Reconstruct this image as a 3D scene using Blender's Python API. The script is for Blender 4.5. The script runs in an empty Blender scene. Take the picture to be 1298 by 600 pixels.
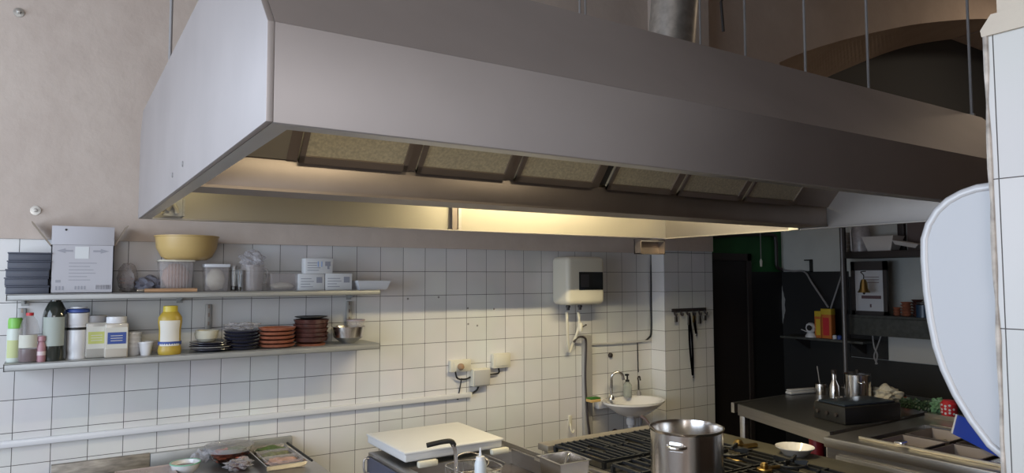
import bpy, bmesh, math, random
from mathutils import Vector, Matrix
random.seed(7)
S = bpy.context.scene
COL = S.collection
PI = math.pi

# ------------------------------------------------------------ camera
FPX, YAW, PIT, ROLL = 882.888, 0.57542, 0.0590, -0.00266
CAM = Vector((0.162, -3.998, 1.761))
_f = Vector((math.sin(YAW)*math.cos(PIT), math.cos(YAW)*math.cos(PIT), math.sin(PIT)))
_r = Vector((math.cos(YAW), -math.sin(YAW), 0)); _u = _r.cross(_f)
_r2 = _r*math.cos(ROLL)+_u*math.sin(ROLL); _u2 = _u*math.cos(ROLL)-_r*math.sin(ROLL)
cd = bpy.data.cameras.new('camera'); cam = bpy.data.objects.new('camera', cd); COL.objects.link(cam)
cd.sensor_width = 36; cd.lens = FPX/1298*36; cd.clip_start = 0.02
m = Matrix((( _r2.x,_u2.x,-_f.x),(_r2.y,_u2.y,-_f.y),(_r2.z,_u2.z,-_f.z))).to_4x4()
m.translation = CAM; cam.matrix_world = m
S.camera = cam

def ray(px, py): return _f+_r2*((px-649)/FPX)-_u2*((py-300)/FPX)
def GZ(px, py, z): d = ray(px,py); return CAM+d*((z-CAM.z)/d.z)
def GY(px, py, y): d = ray(px,py); return CAM+d*((y-CAM.y)/d.y)
def GX(px, py, x): d = ray(px,py); return CAM+d*((x-CAM.x)/d.x)
def DZ(v): return CAM.z+v

# ------------------------------------------------------------ materials
_m = {}
def mat(name, col, rough=.5, metal=0, trans=0, emit=None, es=1, noise=0, nscale=20, spec=None, coat=0, ior=None, alpha=None, bump=0, streak=None):
    if name in _m: return _m[name]
    M = bpy.data.materials.new(name); M.use_nodes = True
    nt = M.node_tree; b = nt.nodes['Principled BSDF']
    c = tuple(col)+(1,)
    b.inputs['Base Color'].default_value = c
    b.inputs['Roughness'].default_value = rough
    b.inputs['Metallic'].default_value = metal
    b.inputs['Transmission Weight'].default_value = trans
    b.inputs['Coat Weight'].default_value = coat
    if ior: b.inputs['IOR'].default_value = ior
    if alpha is not None: b.inputs['Alpha'].default_value = alpha
    if spec is not None: b.inputs['Specular IOR Level'].default_value = spec
    if emit: b.inputs['Emission Color'].default_value = tuple(emit)+(1,); b.inputs['Emission Strength'].default_value = es
    if noise or bump:
        g = nt.nodes.new('ShaderNodeNewGeometry')
        mp = nt.nodes.new('ShaderNodeMapping'); nt.links.new(g.outputs['Position'], mp.inputs['Vector'])
        if streak: mp.inputs['Scale'].default_value = streak
        n = nt.nodes.new('ShaderNodeTexNoise'); n.inputs['Scale'].default_value = nscale; n.inputs['Detail'].default_value = 5
        nt.links.new(mp.outputs[0], n.inputs['Vector'])
        r = nt.nodes.new('ShaderNodeValToRGB')
        r.color_ramp.elements[0].position = .3; r.color_ramp.elements[1].position = .7
        r.color_ramp.elements[0].color = tuple(max(0,v*(1-noise)) for v in col)+(1,)
        r.color_ramp.elements[1].color = tuple(min(1,v*(1+noise)) for v in col)+(1,)
        nt.links.new(n.outputs['Fac'], r.inputs[0]); nt.links.new(r.outputs[0], b.inputs['Base Color'])
        if bump:
            bp = nt.nodes.new('ShaderNodeBump'); bp.inputs['Strength'].default_value = bump; bp.inputs['Distance'].default_value = .01
            nt.links.new(n.outputs['Fac'], bp.inputs['Height']); nt.links.new(bp.outputs[0], b.inputs['Normal'])
    _m[name] = M; return M

def tile_mat(name, axis, z0=.0, u0=0., col=(.76,.755,.75), pitch=.15, mort=(.085,.075,.075), ms=.0016):
    M = bpy.data.materials.new(name); M.use_nodes = True
    nt = M.node_tree; b = nt.nodes['Principled BSDF']; L = nt.links.new
    g = nt.nodes.new('ShaderNodeNewGeometry'); sp = nt.nodes.new('ShaderNodeSeparateXYZ'); L(g.outputs['Position'], sp.inputs[0])
    cb = nt.nodes.new('ShaderNodeCombineXYZ')
    a1 = nt.nodes.new('ShaderNodeMath'); a1.operation = 'SUBTRACT'; a1.inputs[1].default_value = u0-30*pitch
    a2 = nt.nodes.new('ShaderNodeMath'); a2.operation = 'SUBTRACT'; a2.inputs[1].default_value = z0-30*pitch
    L(sp.outputs[axis], a1.inputs[0]); L(sp.outputs['Z'], a2.inputs[0]); L(a1.outputs[0], cb.inputs[0]); L(a2.outputs[0], cb.inputs[1])
    br = nt.nodes.new('ShaderNodeTexBrick'); br.offset = 0; br.squash = 1
    br.inputs['Scale'].default_value = 1; br.inputs['Brick Width'].default_value = pitch; br.inputs['Row Height'].default_value = pitch
    br.inputs['Mortar Size'].default_value = ms; br.inputs['Mortar Smooth'].default_value = .2
    br.inputs['Color1'].default_value = tuple(c*1.03 for c in col)+(1,); br.inputs['Color2'].default_value = tuple(c*.93 for c in col)+(1,)
    br.inputs['Mortar'].default_value = mort+(1,)
    L(cb.outputs[0], br.inputs['Vector'])
    n = nt.nodes.new('ShaderNodeTexNoise'); n.inputs['Scale'].default_value = 3; L(g.outputs['Position'], n.inputs['Vector'])
    mx = nt.nodes.new('ShaderNodeMix'); mx.data_type = 'RGBA'; mx.blend_type = 'MULTIPLY'; mx.inputs[0].default_value = .25
    L(br.outputs['Color'], mx.inputs[6]); L(n.outputs['Color'], mx.inputs[7]); 
    hs = nt.nodes.new('ShaderNodeHueSaturation'); hs.inputs['Saturation'].default_value = .35; hs.inputs['Value'].default_value = 1.1
    L(mx.outputs[2], hs.inputs['Color']); L(hs.outputs[0], b.inputs['Base Color'])
    rr = nt.nodes.new('ShaderNodeMapRange'); rr.inputs[3].default_value = .28; rr.inputs[4].default_value = .8
    L(br.outputs['Fac'], rr.inputs[0]); L(rr.outputs[0], b.inputs['Roughness'])
    bp = nt.nodes.new('ShaderNodeBump'); bp.invert = True; bp.inputs['Strength'].default_value = .35; bp.inputs['Distance'].default_value = .002
    L(br.outputs['Fac'], bp.inputs['Height']); L(bp.outputs[0], b.inputs['Normal'])
    return M

def plaster_mat(name, ca, cb_, scale=1.3):
    M = bpy.data.materials.new(name); M.use_nodes = True
    nt = M.node_tree; b = nt.nodes['Principled BSDF']; L = nt.links.new; b.inputs['Roughness'].default_value = .85
    g = nt.nodes.new('ShaderNodeNewGeometry')
    n = nt.nodes.new('ShaderNodeTexNoise'); n.inputs['Scale'].default_value = scale; n.inputs['Detail'].default_value = 8; n.inputs['Roughness'].default_value = .65
    L(g.outputs['Position'], n.inputs['Vector'])
    r = nt.nodes.new('ShaderNodeValToRGB'); r.color_ramp.elements[0].position = .35; r.color_ramp.elements[1].position = .65
    r.color_ramp.elements[0].color = ca+(1,); r.color_ramp.elements[1].color = cb_+(1,)
    L(n.outputs['Fac'], r.inputs[0]); L(r.outputs[0], b.inputs['Base Color'])
    n2 = nt.nodes.new('ShaderNodeTexNoise'); n2.inputs['Scale'].default_value = 9; n2.inputs['Detail'].default_value = 8; L(g.outputs['Position'], n2.inputs['Vector'])
    bp = nt.nodes.new('ShaderNodeBump'); bp.inputs['Strength'].default_value = .35; bp.inputs['Distance'].default_value = .02
    L(n2.outputs['Fac'], bp.inputs['Height']); L(bp.outputs[0], b.inputs['Normal'])
    return M

ROWZ = 1.20
M_tile = tile_mat('white_tile', 'X', ROWZ)
M_tiley = tile_mat('white_tile_side', 'Y', ROWZ)
M_tilep = tile_mat('white_tile_column', 'X', ROWZ, 4.046)
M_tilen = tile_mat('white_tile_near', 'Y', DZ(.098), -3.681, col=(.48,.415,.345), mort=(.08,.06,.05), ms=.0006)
M_plast = plaster_mat('plaster', (.55,.46,.40), (.64,.55,.48))
M_plast2 = plaster_mat('plaster_cream', (.42,.36,.30), (.50,.44,.36), 6)
M_arch = plaster_mat('plaster_arch', (.22,.17,.11), (.28,.22,.15))
M_dark = mat('void_shade', (.055,.062,.07), .8)
M_floor = mat('floor_tile', (.16,.12,.09), .5, noise=.2, nscale=4)
M_green = mat('green_paint', (.015,.12,.03), .6, noise=.2, nscale=3)
M_black = mat('black_paint', (.014,.014,.015), .45)
M_white_wall = mat('white_paint', (.55,.56,.53), .7, noise=.05, nscale=5)
M_ss = mat('stainless', (.56,.54,.52), .36, 1, noise=.06, nscale=6, streak=(.6,.6,14))
M_hood = mat('stainless_hood', (.43,.40,.395), .55, .6, noise=.06, nscale=3, streak=(1,1,1))
M_hoodslope = M_hood
M_skirt = mat('stainless_hood_inside', (.47,.44,.37), .42, .8, noise=.05, nscale=3)
M_shelf = mat('shelf_steel', (.40,.41,.41), .5, .6, noise=.08, nscale=8)
M_ssb = mat('stainless_bright', (.72,.70,.68), .22, 1)
M_galv = mat('galvanised', (.50,.50,.48), .4, .9, noise=.2, nscale=30)
M_filter = mat('filter_mesh', (.60,.55,.42), .5, .45, noise=.18, nscale=110)
M_gut = mat('gutter_steel', (.32,.27,.24), .45, .85, noise=.1, nscale=4)
M_rubber = mat('rubber_black', (.012,.012,.012), .5)
M_iron = mat('cast_iron', (.03,.032,.035), .45, .3)
M_brass = mat('brass', (.46,.32,.12), .3, 1)
M_wplast = mat('white_plastic', (.72,.73,.76), .3, coat=.2)
M_wplast2 = mat('cream_plastic', (.72,.69,.58), .4)
M_disp = mat('dispenser_plastic', (.31,.30,.305), .3, coat=.35)
M_rimlit = mat('dispenser_rim_lit', (.47,.465,.47), .3, coat=.3)  # same white plastic, lightened to paint light on the edge
M_pp = mat('polypropylene', (.70,.70,.70), .45)
M_ceram = mat('ceramic', (.78,.77,.78), .12, coat=.4)
M_card = mat('cardboard_white', (.56,.55,.58), .8)
M_cardb = mat('cardboard_brown', (.33,.27,.21), .85)
M_ink = mat('ink_grey', (.20,.20,.23), .7)
M_tray = mat('slate_plastic', (.085,.095,.125), .45)
M_yell = mat('yellow_plastic', (.64,.45,.18), .4)
M_must = mat('mustard', (.47,.33,.05), .35)
M_clear = mat('clear_plastic', (.62,.57,.56), .2, alpha=.22)
M_clearb = mat('cling_film', (.60,.58,.61), .25, alpha=.38, bump=.8, nscale=60, noise=.05)
M_glass = mat('glass', (.96,.97,.97), .03, trans=1, ior=1.35)
M_terra = mat('terracotta', (.36,.13,.075), .35, noise=.2, nscale=30)
M_brown = mat('brown_glaze', (.085,.035,.03), .2, noise=.3, nscale=30)
M_navy = mat('dark_ceramic', (.035,.035,.055), .2)
M_blue = mat('blue_plastic', (.02,.06,.50), .4)
M_bluel = mat('blue_label', (.04,.08,.30), .5)
M_green2 = mat('green_plastic', (.22,.55,.10), .4)
M_red = mat('red_plastic', (.55,.03,.04), .4)
M_pink = mat('pink_plastic', (.45,.24,.28), .4)
M_orange = mat('orange_card', (.55,.16,.03), .6)
M_yel2 = mat('yellow_card', (.6,.42,.03), .6)
M_olive = mat('dark_bottle', (.03,.035,.03), .12, coat=.5)
M_sponge = mat('sponge_green', (.04,.16,.02), .9)
M_spy = mat('sponge_yellow', (.62,.42,.16), .9)
M_soap = mat('soap_bottle', (.75,.80,.74), .1, trans=.7, ior=1.2)
M_leaf = mat('leaf', (.10,.16,.04), .6, noise=.4, nscale=60)
M_salad = mat('salad', (.20,.20,.11), .6, noise=.5, nscale=50)
M_rice = mat('contents_cream', (.66,.60,.48), .8, noise=.1, nscale=80)
M_pinkc = mat('contents_pink', (.48,.30,.24), .8, noise=.2, nscale=60)
M_redc = mat('contents_red', (.60,.16,.10), .6, noise=.3, nscale=60)
M_wood = mat('wood', (.42,.25,.14), .6, noise=.2, nscale=12, streak=(1,8,8))
M_rack = mat('rack_dark', (.035,.028,.027), .5)
M_rackg = mat('rack_slate', (.055,.058,.055), .6, noise=.3, nscale=30)
M_lampoff = mat('tube_glow', (1,1,1), .5, emit=(1,.86,.50), es=12)
M_vein = mat('grease', (.25,.22,.15), .6)
M_paper = mat('paper', (.60,.60,.62), .8)
M_foam = mat('foil_tray', (.68,.68,.66), .4)
M_gray = mat('grey_plastic', (.28,.27,.27), .5)
M_dplast = mat('dark_blue_plastic', (.07,.08,.13), .4)

# ------------------------------------------------------------ mesh helpers
def NB(): return bmesh.new()
def box(bm, x0,x1,y0,y1,z0,z1, bev=0, seg=2, M=None):
    r = bmesh.ops.create_cube(bm, size=1)
    vs = r['verts']
    for v in vs:
        v.co = Vector((x0+(v.co.x+.5)*(x1-x0), y0+(v.co.y+.5)*(y1-y0), z0+(v.co.z+.5)*(z1-z0)))
    if bev:
        es = list({e for v in vs for e in v.link_edges})
        rr = bmesh.ops.bevel(bm, geom=es, offset=bev, segments=seg, profile=.5, affect='EDGES')
        vs = rr['verts']
    if M is not None:
        bmesh.ops.transform(bm, matrix=M, verts=list(set(vs)))
    return bm
def lathe(bm, prof, seg=32, c=(0,0,0), sx=1, sy=1, M=None):
    rings = []; new = []
    for r, z in prof:
        if r < 1e-6:
            v = bm.verts.new((c[0], c[1], c[2]+z)); rings.append([v]); new.append(v)
        else:
            ring = [bm.verts.new((c[0]+r*sx*math.cos(2*PI*i/seg), c[1]+r*sy*math.sin(2*PI*i/seg), c[2]+z)) for i in range(seg)]
            rings.append(ring); new += ring
    for a, b in zip(rings, rings[1:]):
        for i in range(seg):
            j = (i+1) % seg
            try:
                if len(a) == 1 and len(b) == 1: break
                if len(a) == 1: bm.faces.new((a[0], b[j], b[i]))
                elif len(b) == 1: bm.faces.new((a[i], a[j], b[0]))
                else: bm.faces.new((a[i], a[j], b[j], b[i]))
            except ValueError: pass
    if M is not None: bmesh.ops.transform(bm, matrix=M, verts=new)
    return bm
def tube(bm, pts, r, seg=10, cap=True):
    pts = [Vector(p) for p in pts]; rings = []
    up = None
    for i, p in enumerate(pts):
        t = (pts[min(i+1,len(pts)-1)]-pts[max(i-1,0)]).normalized()
        if up is None:
            a = Vector((0,0,1)) if abs(t.z) < .9 else Vector((1,0,0)); up = t.cross(a).normalized()
        up = (up-t*up.dot(t)).normalized(); w = t.cross(up)
        rr = r[i] if isinstance(r, (list,tuple)) else r
        rings.append([bm.verts.new(p+up*rr*math.cos(2*PI*k/seg)+w*rr*math.sin(2*PI*k/seg)) for k in range(seg)])
    for a, b in zip(rings, rings[1:]):
        for k in range(seg):
            j = (k+1) % seg; bm.faces.new((a[k], a[j], b[j], b[k]))
    if cap: bm.faces.new(rings[0][::-1]); bm.faces.new(rings[-1])
    return bm
def curve_pts(ctrl, n=8):
    c = [Vector(p) for p in ctrl]; out = []
    P_ = [c[0]*2-c[1]]+c+[c[-1]*2-c[-2]]
    for i in range(1, len(P_)-2):
        for k in range(n):
            t = k/n; a,b,d,e = P_[i-1],P_[i],P_[i+1],P_[i+2]
            out.append(.5*((2*b)+(d-a)*t+(2*a-5*b+4*d-e)*t*t+(3*b-a-3*d+e)*t**3))
    out.append(c[-1]); return out
def prism(bm, poly, axis, a, b, bev=0):
    def P3(u,v,w):
        return {'x':(w,u,v),'y':(u,w,v),'z':(u,v,w)}[axis]
    A = [bm.verts.new(P3(u,v,a)) for u,v in poly]; B = [bm.verts.new(P3(u,v,b)) for u,v in poly]
    n = len(poly)
    fs = [bm.faces.new(A), bm.faces.new(B[::-1])]
    for i in range(n):
        j = (i+1) % n; fs.append(bm.faces.new((A[i], B[i], B[j], A[j])))
    bmesh.ops.recalc_face_normals(bm, faces=fs)
    if bev:
        es = list({e for f in fs for e in f.edges})
        bmesh.ops.bevel(bm, geom=es, offset=bev, segments=2, profile=.5, affect='EDGES')
    return bm
def obj(name, bm, material, parent=None, loc=None, smooth=True, ang=35):
    bmesh.ops.recalc_face_normals(bm, faces=bm.faces)
    me = bpy.data.meshes.new(name); bm.to_mesh(me); bm.free()
    if smooth:
        for p in me.polygons: p.use_smooth = True
        me.set_sharp_from_angle(angle=math.radians(ang))
    me.materials.append(material)
    o = bpy.data.objects.new(name, me); COL.objects.link(o)
    if parent: o.parent = parent
    if loc is not None: o.location = loc
    return o
def tag(o, label, cat, group=None, kind=None):
    o['label'] = label; o['category'] = cat
    if group: o['group'] = group
    if kind: o['kind'] = kind
    return o
def thing(name, label, cat, loc=(0,0,0), rotz=0, group=None):
    o = bpy.data.objects.new(name, None); COL.objects.link(o); o.location = loc; o.rotation_euler = (0,0,rotz)
    o.empty_display_size = .05
    return tag(o, label, cat, group)
def struct(name, bm, mt, smooth=False):
    o = obj(name, bm, mt, smooth=smooth); o['kind'] = 'structure'; return o
def dup(root, loc=None, rotz=None, label=None):
    r = root.copy(); COL.objects.link(r)
    if loc is not None: r.location = loc
    if rotz is not None: r.rotation_euler = (0,0,rotz)
    if label: r['label'] = label
    for ch in list(root.children):
        c = ch.copy(); COL.objects.link(c); c.parent = r
        for g in ch.children:
            d = g.copy(); COL.objects.link(d); d.parent = c
    return r

# ============================================================ SETTING
TOPT = DZ(.188)            # top of the tiling
CEIL = 5.6
struct('floor', box(NB(), -2.4,12.2,-6.7,1.6,-.1,0), M_floor)
struct('ceiling', box(NB(), -2.4,12.2,-6.7,1.6,CEIL,CEIL+.1), M_plast)
# back wall with an arched opening towards the right
ARCH = [GY(px,py,0) for px,py in ((988,79),(1005,71.5),(1020,66),(1037,60),(1055,54.5),(1075,49),(1100,43),(1125,37.5),(1150,32.5),(1175,29),(1200,26.5),(1225,24.5),(1250,24),(1275,25),(1292,27))]
INNER = [GY(px,py,.85) for px,py in ((992,134),(1008,122),(1022,112),(1038,103),(1055,95),(1076,86),(1100,76),(1125,66.5),(1150,59),(1175,54),(1200,50.5),(1225,48.5),(1250,48),(1275,49),(1292,51))]
ARCH = curve_pts(ARCH, 5); INNER = curve_pts(INNER, 5)
AX0 = ARCH[0].x
bm = NB(); box(bm, -2.4,4.05,-.014,.2,TOPT,CEIL); box(bm, 4.05,AX0,-.0,.2,0,CEIL)
for k in range(len(ARCH)-1):
    p, q, a, b = ARCH[k], ARCH[k+1], INNER[k], INNER[k+1]
    vs = [bm.verts.new(v) for v in [p, q, (q.x,0,CEIL), (p.x,0,CEIL), a, b]]
    bm.faces.new(vs[0:4]); bm.faces.new((vs[0],vs[4],vs[5],vs[1]))
p, a = ARCH[0], INNER[0]
vs = [bm.verts.new(v) for v in [p, a, (a.x,.85,0), (p.x,0,0)]]; bm.faces.new(vs)
box(bm, ARCH[-1].x,12.1,0,.85,ARCH[-1].z,CEIL)
struct('wall_back', bm, M_plast)
struct('arch_shade_backing', box(NB(), AX0-.2,12.1,.86,1.0,0,CEIL), M_dark)  # near-black panel stands in for the unlit space beyond the arch
struct('trim_1', box(NB(), -2.4,4.05,0,.2,0,TOPT), M_tile)
# left wall with a window, wall behind the camera, far right wall
bm = NB()
WY0, WY1, WZ0, WZ1 = -4.2, -.8, .75, 3.3
box(bm, -2.5,-2.3,-6.7,WY0,0,CEIL); box(bm, -2.5,-2.3,WY1,.2,0,CEIL); box(bm, -2.5,-2.3,WY0,WY1,0,WZ0); box(bm, -2.5,-2.3,WY0,WY1,WZ1,CEIL)
struct('wall_left', bm, M_plast)
bm = NB()
for y in (WY0, (2*WY0+WY1)/3, (WY0+2*WY1)/3, WY1-.06): box(bm, -2.44,-2.38,y,y+.06,WZ0,WZ1)
for z in (WZ0, WZ1-.06, 2.3): box(bm, -2.44,-2.38,WY0,WY1,z,z+.06)
struct('window_1', bm, M_wplast)
bm = NB(); box(bm,-2.4,-2.15,-6.8,-6.6,0,CEIL); box(bm,.65,12.2,-6.8,-6.6,0,CEIL); box(bm,-2.15,.65,-6.8,-6.6,0,.75); box(bm,-2.15,.65,-6.8,-6.6,3.15,CEIL)
struct('wall_front', bm, M_plast)
bm = NB()
for x in (-2.15,-1.24,-.32,.59): box(bm,x,x+.06,-6.72,-6.66,.75,3.15)
for z in (.75,2.2,3.09): box(bm,-2.15,.65,-6.72,-6.66,z,z+.06)
struct('window_2', bm, M_wplast)
struct('wall_right', box(NB(), 12.1,12.3,-6.7,1.6,0,CEIL), M_plast)
# tiled column on the back wall
YC = -.153
bm = NB(); box(bm, 4.046,4.584,YC,.1,0,DZ(.205)); o = struct('wall_column', bm, M_tilep)
o.data.materials.append(M_tiley)
for p in o.data.polygons:
    if abs(p.normal.x) > .5: p.material_index = 1
struct('wall_column_plaster', box(NB(), 4.046,4.584,YC-.012,.1,DZ(.205),CEIL), M_plast)
# far kitchen corner: green and black walls, door
XR = 5.66
struct('wall_green', box(NB(), 4.585,XR,-.02,-.001,DZ(.045),2.5), M_green)
struct('wall_black', box(NB(), 5.20,XR,-.03,-.001,0,DZ(.045)), M_black)
bm = NB(); box(bm, 4.585,4.63,-.06,-.001,0,DZ(.20)); box(bm, 5.14,5.19,-.06,-.001,0,DZ(.20)); box(bm, 4.585,5.19,-.06,-.001,DZ(.14),DZ(.20))
struct('door_1', bm, M_rack)
d = obj('door_leaf', box(NB(), 4.63,5.14,-.045,-.02,0,DZ(.14)), mat('door_dark', (.02,.017,.018), .5)); d['kind'] = 'structure'
d.name = 'door_2'
bm = NB(); box(bm, XR,XR+.12,-2.9,0,0,2.75); struct('wall_partition', bm, M_white_wall)
struct('trim_2', box(NB(), XR-.015,XR-.001,-.66,-.03,0,DZ(.045)), M_black)
struct('trim_3', box(NB(), XR-.015,XR-.001,-2.9,-.66,0,DZ(-.66)), M_black)
bm = NB(); box(bm, XR-.012,XR-.001,-2.9,-.98,DZ(-.655),DZ(-.44)); struct('trim_4', bm, mat('white_tile_plain', (.60,.58,.55), .35))
bm = NB(); box(bm, XR-.014,XR-.001,-.97,-.665,DZ(-.655),DZ(-.0)); struct('trim_5', bm, M_black)

# near wall end at right with tiles
NX, NY = .951, -3.675
struct('wall_near', box(NB(), NX,1.6,-6.6,NY,0,DZ(.245)), M_tilen)
bm = NB(); pts = []
z = 0
for i in range(60):
    zz = DZ(.245)*i/59; r = .0020+.0008*random.random()*(1 if i%3 else -1)
    pts.append(((NX-.0005+random.uniform(-.0006,.0006), NY+.001+random.uniform(-.0005,.0005), zz), r))
tube(bm, [p for p,_ in pts], [r for _,r in pts], 8)
struct('trim_6', bm, mat('edge_filler', (.40,.36,.32), .9, noise=.4, nscale=60))
bm = NB(); box(bm, NX+.012,1.6,-6.6,NY-.006,DZ(.262),CEIL)
prism(bm, [(-6.6,DZ(.245)),(NY+.003,DZ(.245)),(NY+.004,DZ(.252)),(NY-.006,DZ(.266)),(-6.6,DZ(.27))], 'x', NX-.003, 1.6)
struct('wall_near_upper', bm, M_plast2)

# ============================================================ EXTRACTOR HOOD
HX0, HX1, HY0, HY1 = .43, 3.50, -2.864, -.71
HB = DZ(.25); HF = DZ(.415); HT = DZ(.69)
hood = thing('extractor_hood', 'huge stainless steel canopy extractor hood hanging over the cooking line', 'extractor hood', (1.96,-1.79,HB))
def H(name, bm, mt, par=None):
    o = obj(name, bm, mt); o.parent = par or hood
    o.matrix_parent_inverse = Matrix.Identity(4)
    o.data.transform(Matrix.Translation(-Vector(hood.location))); return o
T = .012
prof = [(HY0,HB),(HY0,HF),(-2.60,HT),(-.80,HT),(HY1,DZ(.60)),(HY1,HB)]
pl = H('end_panel', prism(NB(), prof, 'x', HX0, HX0+T, .002), M_hood)
pr = H('end_panel', prism(NB(), prof, 'x', HX1-T, HX1, .002), mat('stainless_end_shaded', (.36,.335,.32), .45, .8, noise=.05, nscale=3))  # right end: inside steel in a darker colour, its dimmer light painted in
H('front_panel', prism(NB(), [(HY0,HB),(HY0,HF),(HY0+T,HF),(HY0+T,HB)], 'x', HX0+T, HX1-T, .001), M_hood)
H('sloped_panel', prism(NB(), [(HY0,HF),(-2.60,HT),(-2.60+.009,HT-.009),(HY0+T,HF-.004)], 'x', HX0+T, HX1-T), M_hoodslope)
H('top_panel', box(NB(), HX0+T,HX1-T,-2.6,-.80,HT-T,HT), M_hood)
bm = NB(); prism(bm, [(-.80,HT),(HY1,DZ(.60)),(HY1,HB),(HY1-T,HB),(HY1-T,DZ(.595)),(-.805,HT-T)], 'x', HX0+T, HX1-T)
H('back_panel', bm, M_skirt)
bm = NB()
F = .034
box(bm, HX0+T,HX1-T,HY0+T,HY0+T+F,HB,HB+.006); box(bm, HX0+T,HX1-T,HY1-T-.02,HY1-T,HB,HB+.006)
box(bm, HX0+T,HX0+T+F,HY0+T+F,HY1-T-.02,HB,HB+.006); box(bm, HX1-T-F*.5,HX1-T,HY0+T+F,HY1-T-.02,HB,HB+.006)
H('rim_flange', bm, M_ss)
bm = NB(); box(bm, HX0+T,HX1-T,-1.87,-1.72,DZ(.262),DZ(.362), .006)
box(bm, HX0+T,HX1-T,-1.874,-1.716,DZ(.26),DZ(.268))
H('grease_gutter', bm, M_gut)
H('gutter_bracket', box(NB(), HX1-T-.03,HX1-T,-1.72,-1.66,DZ(.25),DZ(.275), .003), M_wplast2)
# seam post on the back skirt and the corner bracket
xs = GY(578,278,-.73).x
H('seam_post', box(NB(), xs-.03,xs+.0,-.745,HY1-T,HB+.006,DZ(.6)), M_gut)
H('seam_post', box(NB(), xs+.012,xs+.03,-.735,HY1-T,HB+.006,DZ(.6)), M_ss)
bm = NB(); prism(bm, [(.515,DZ(.262)),(.585,DZ(.262)),(.595,DZ(.30)),(.595,DZ(.335)),(.54,DZ(.335))], 'y', -.79,-.784); box(bm,.588,.596,-.80,-.725,DZ(.262),DZ(.335))
H('lamp_bracket', bm, M_galv)
H('lamp_socket', tube(NB(), curve_pts([(.53,-.80,DZ(.285)),(.545,-.81,DZ(.31)),(.56,-.81,DZ(.295)),(.565,-.80,DZ(.275))]), .009, 8), M_wplast2)
# filters: a V of baffle filters each side of the gutter
fx = [.742,1.133,1.525,1.930,2.36,2.79,3.20]
ya, za, yb, zb = -1.872, DZ(.362), -2.13, HT-.012
def slab_on_V(x0,x1,t0,t1,off,th, sgn=1):
    bm = NB(); 
    def P(t,o):
        y = ya+(yb-ya)*t; z = za+(zb-za)*t
        ny, nz = (zb-za), -(yb-ya); l = math.hypot(ny,nz); ny/=-l; nz/=-l
        return y+ny*o, z+nz*o
    poly = [P(t0,off),P(t1,off),P(t1,off+th),P(t0,off+th)]
    if sgn < 0: poly = [(-1.79*2-y, z) for y,z in poly]
    return prism(bm, poly, 'x', x0, x1)
def V3(x0,x1,t0,t1,off,th,sgn=1): return slab_on_V(x0,x1,t0,t1,off,th,sgn)
H('blank_panel', V3(HX0+T,fx[0],0,1,0,.006), M_skirt)
for sgn in (1,-1):
    for i in range(6):
        a, b = fx[i]+(.018 if i != 3 else .05), fx[i+1]-.018
        f = H('grease_filter', V3(a,b,.02,.98,.0,.012,sgn), M_filter)
        bm = NB()
        for q in ((a,a+.016,.0,1),(b-.016,b,.0,1),(a,b,0,.06),(a,b,.94,1)):
            b2 = V3(q[0],q[1],q[2],q[3],.012,.008,sgn); me = bpy.data.meshes.new('t'); b2.to_mesh(me); b2.free(); bm.from_mesh(me); bpy.data.meshes.remove(me)
        fr = H('filter_frame', bm, M_gut); fr.parent = f
H('blank_panel', V3(fx[6]+.02,HX1-T,0,1,0,.006), M_gut)
for x in fx: H('filter_rail', V3(x-.016,x+.016,0,1,-.004,.012), M_gut)
H('gap_shade', V3(fx[3]+.012,fx[3]+.05,0.02,.95,-.002,.003), M_black)  # black strip painted in as the shade of the open filter gap
# rivets on the left end
for q in ((219,222),(232,208)):
    p = GX(q[0],q[1],HX0); H('rivet', lathe(NB(), [(0,.004),(.007,.003),(.008,0)], 12, M=Matrix.Translation(p)@Matrix.Rotation(-PI/2,4,'Y')), M_gray)
# lamps in the rear bay: fluorescent tubes
for lx0,lx1,nm in ((2.05,3.35,'strip_light'),(.48,.73,'strip_light')):
    b = H(nm, box(NB(), lx0,lx1,-1.36,-1.24,DZ(.64),HT-T, .004), M_wplast)
    t_ = H('light_tube', tube(NB(), [(lx0+.02,-1.30,DZ(.622)),(lx1-.02,-1.30,DZ(.622))], .013, 12), M_lampoff, b)
    t_.parent = b
    ld = bpy.data.lights.new('hood_lamp', 'AREA'); ld.shape = 'RECTANGLE'; ld.size = lx1-lx0-.04; ld.size_y = .03
    ld.energy = (21 if lx0>1 else 6)*(lx1-lx0); ld.color = (1,.84,.52)
    lo = bpy.data.objects.new('hood_lamp', ld); COL.objects.link(lo); lo.location = ((lx0+lx1)/2,-1.30,DZ(.60))
# grease cup at the back right corner of the hood
gc = thing('grease_box', 'small open steel box hanging under the rear right corner of the hood', 'grease box', (3.42,-.70,HB-.10))
bm = NB(); p0 = GY(812,322,-.72); p1 = GY(843,306,-.72)
gx0, gx1 = p0.x, min(p1.x, HX1-.0)
gc.location = ((gx0+gx1)/2, -.69, p0.z)
w = gx1-gx0; h = HB-.002-p0.z
box(bm,-w/2,-w/2+.008,-.03,.03,0,h); box(bm,w/2-.008,w/2,-.03,.03,0,h); box(bm,-w/2,w/2,-.03,.03,0,.006); box(bm,-w/2,w/2,.022,.03,0,h)
obj('housing', bm, M_gut, gc)
bm = NB(); box(bm,-w/2+.009,w/2-.009,-.03,-.024,h-.02,h-.008); obj('front_rail', bm, M_ss, gc)

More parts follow.
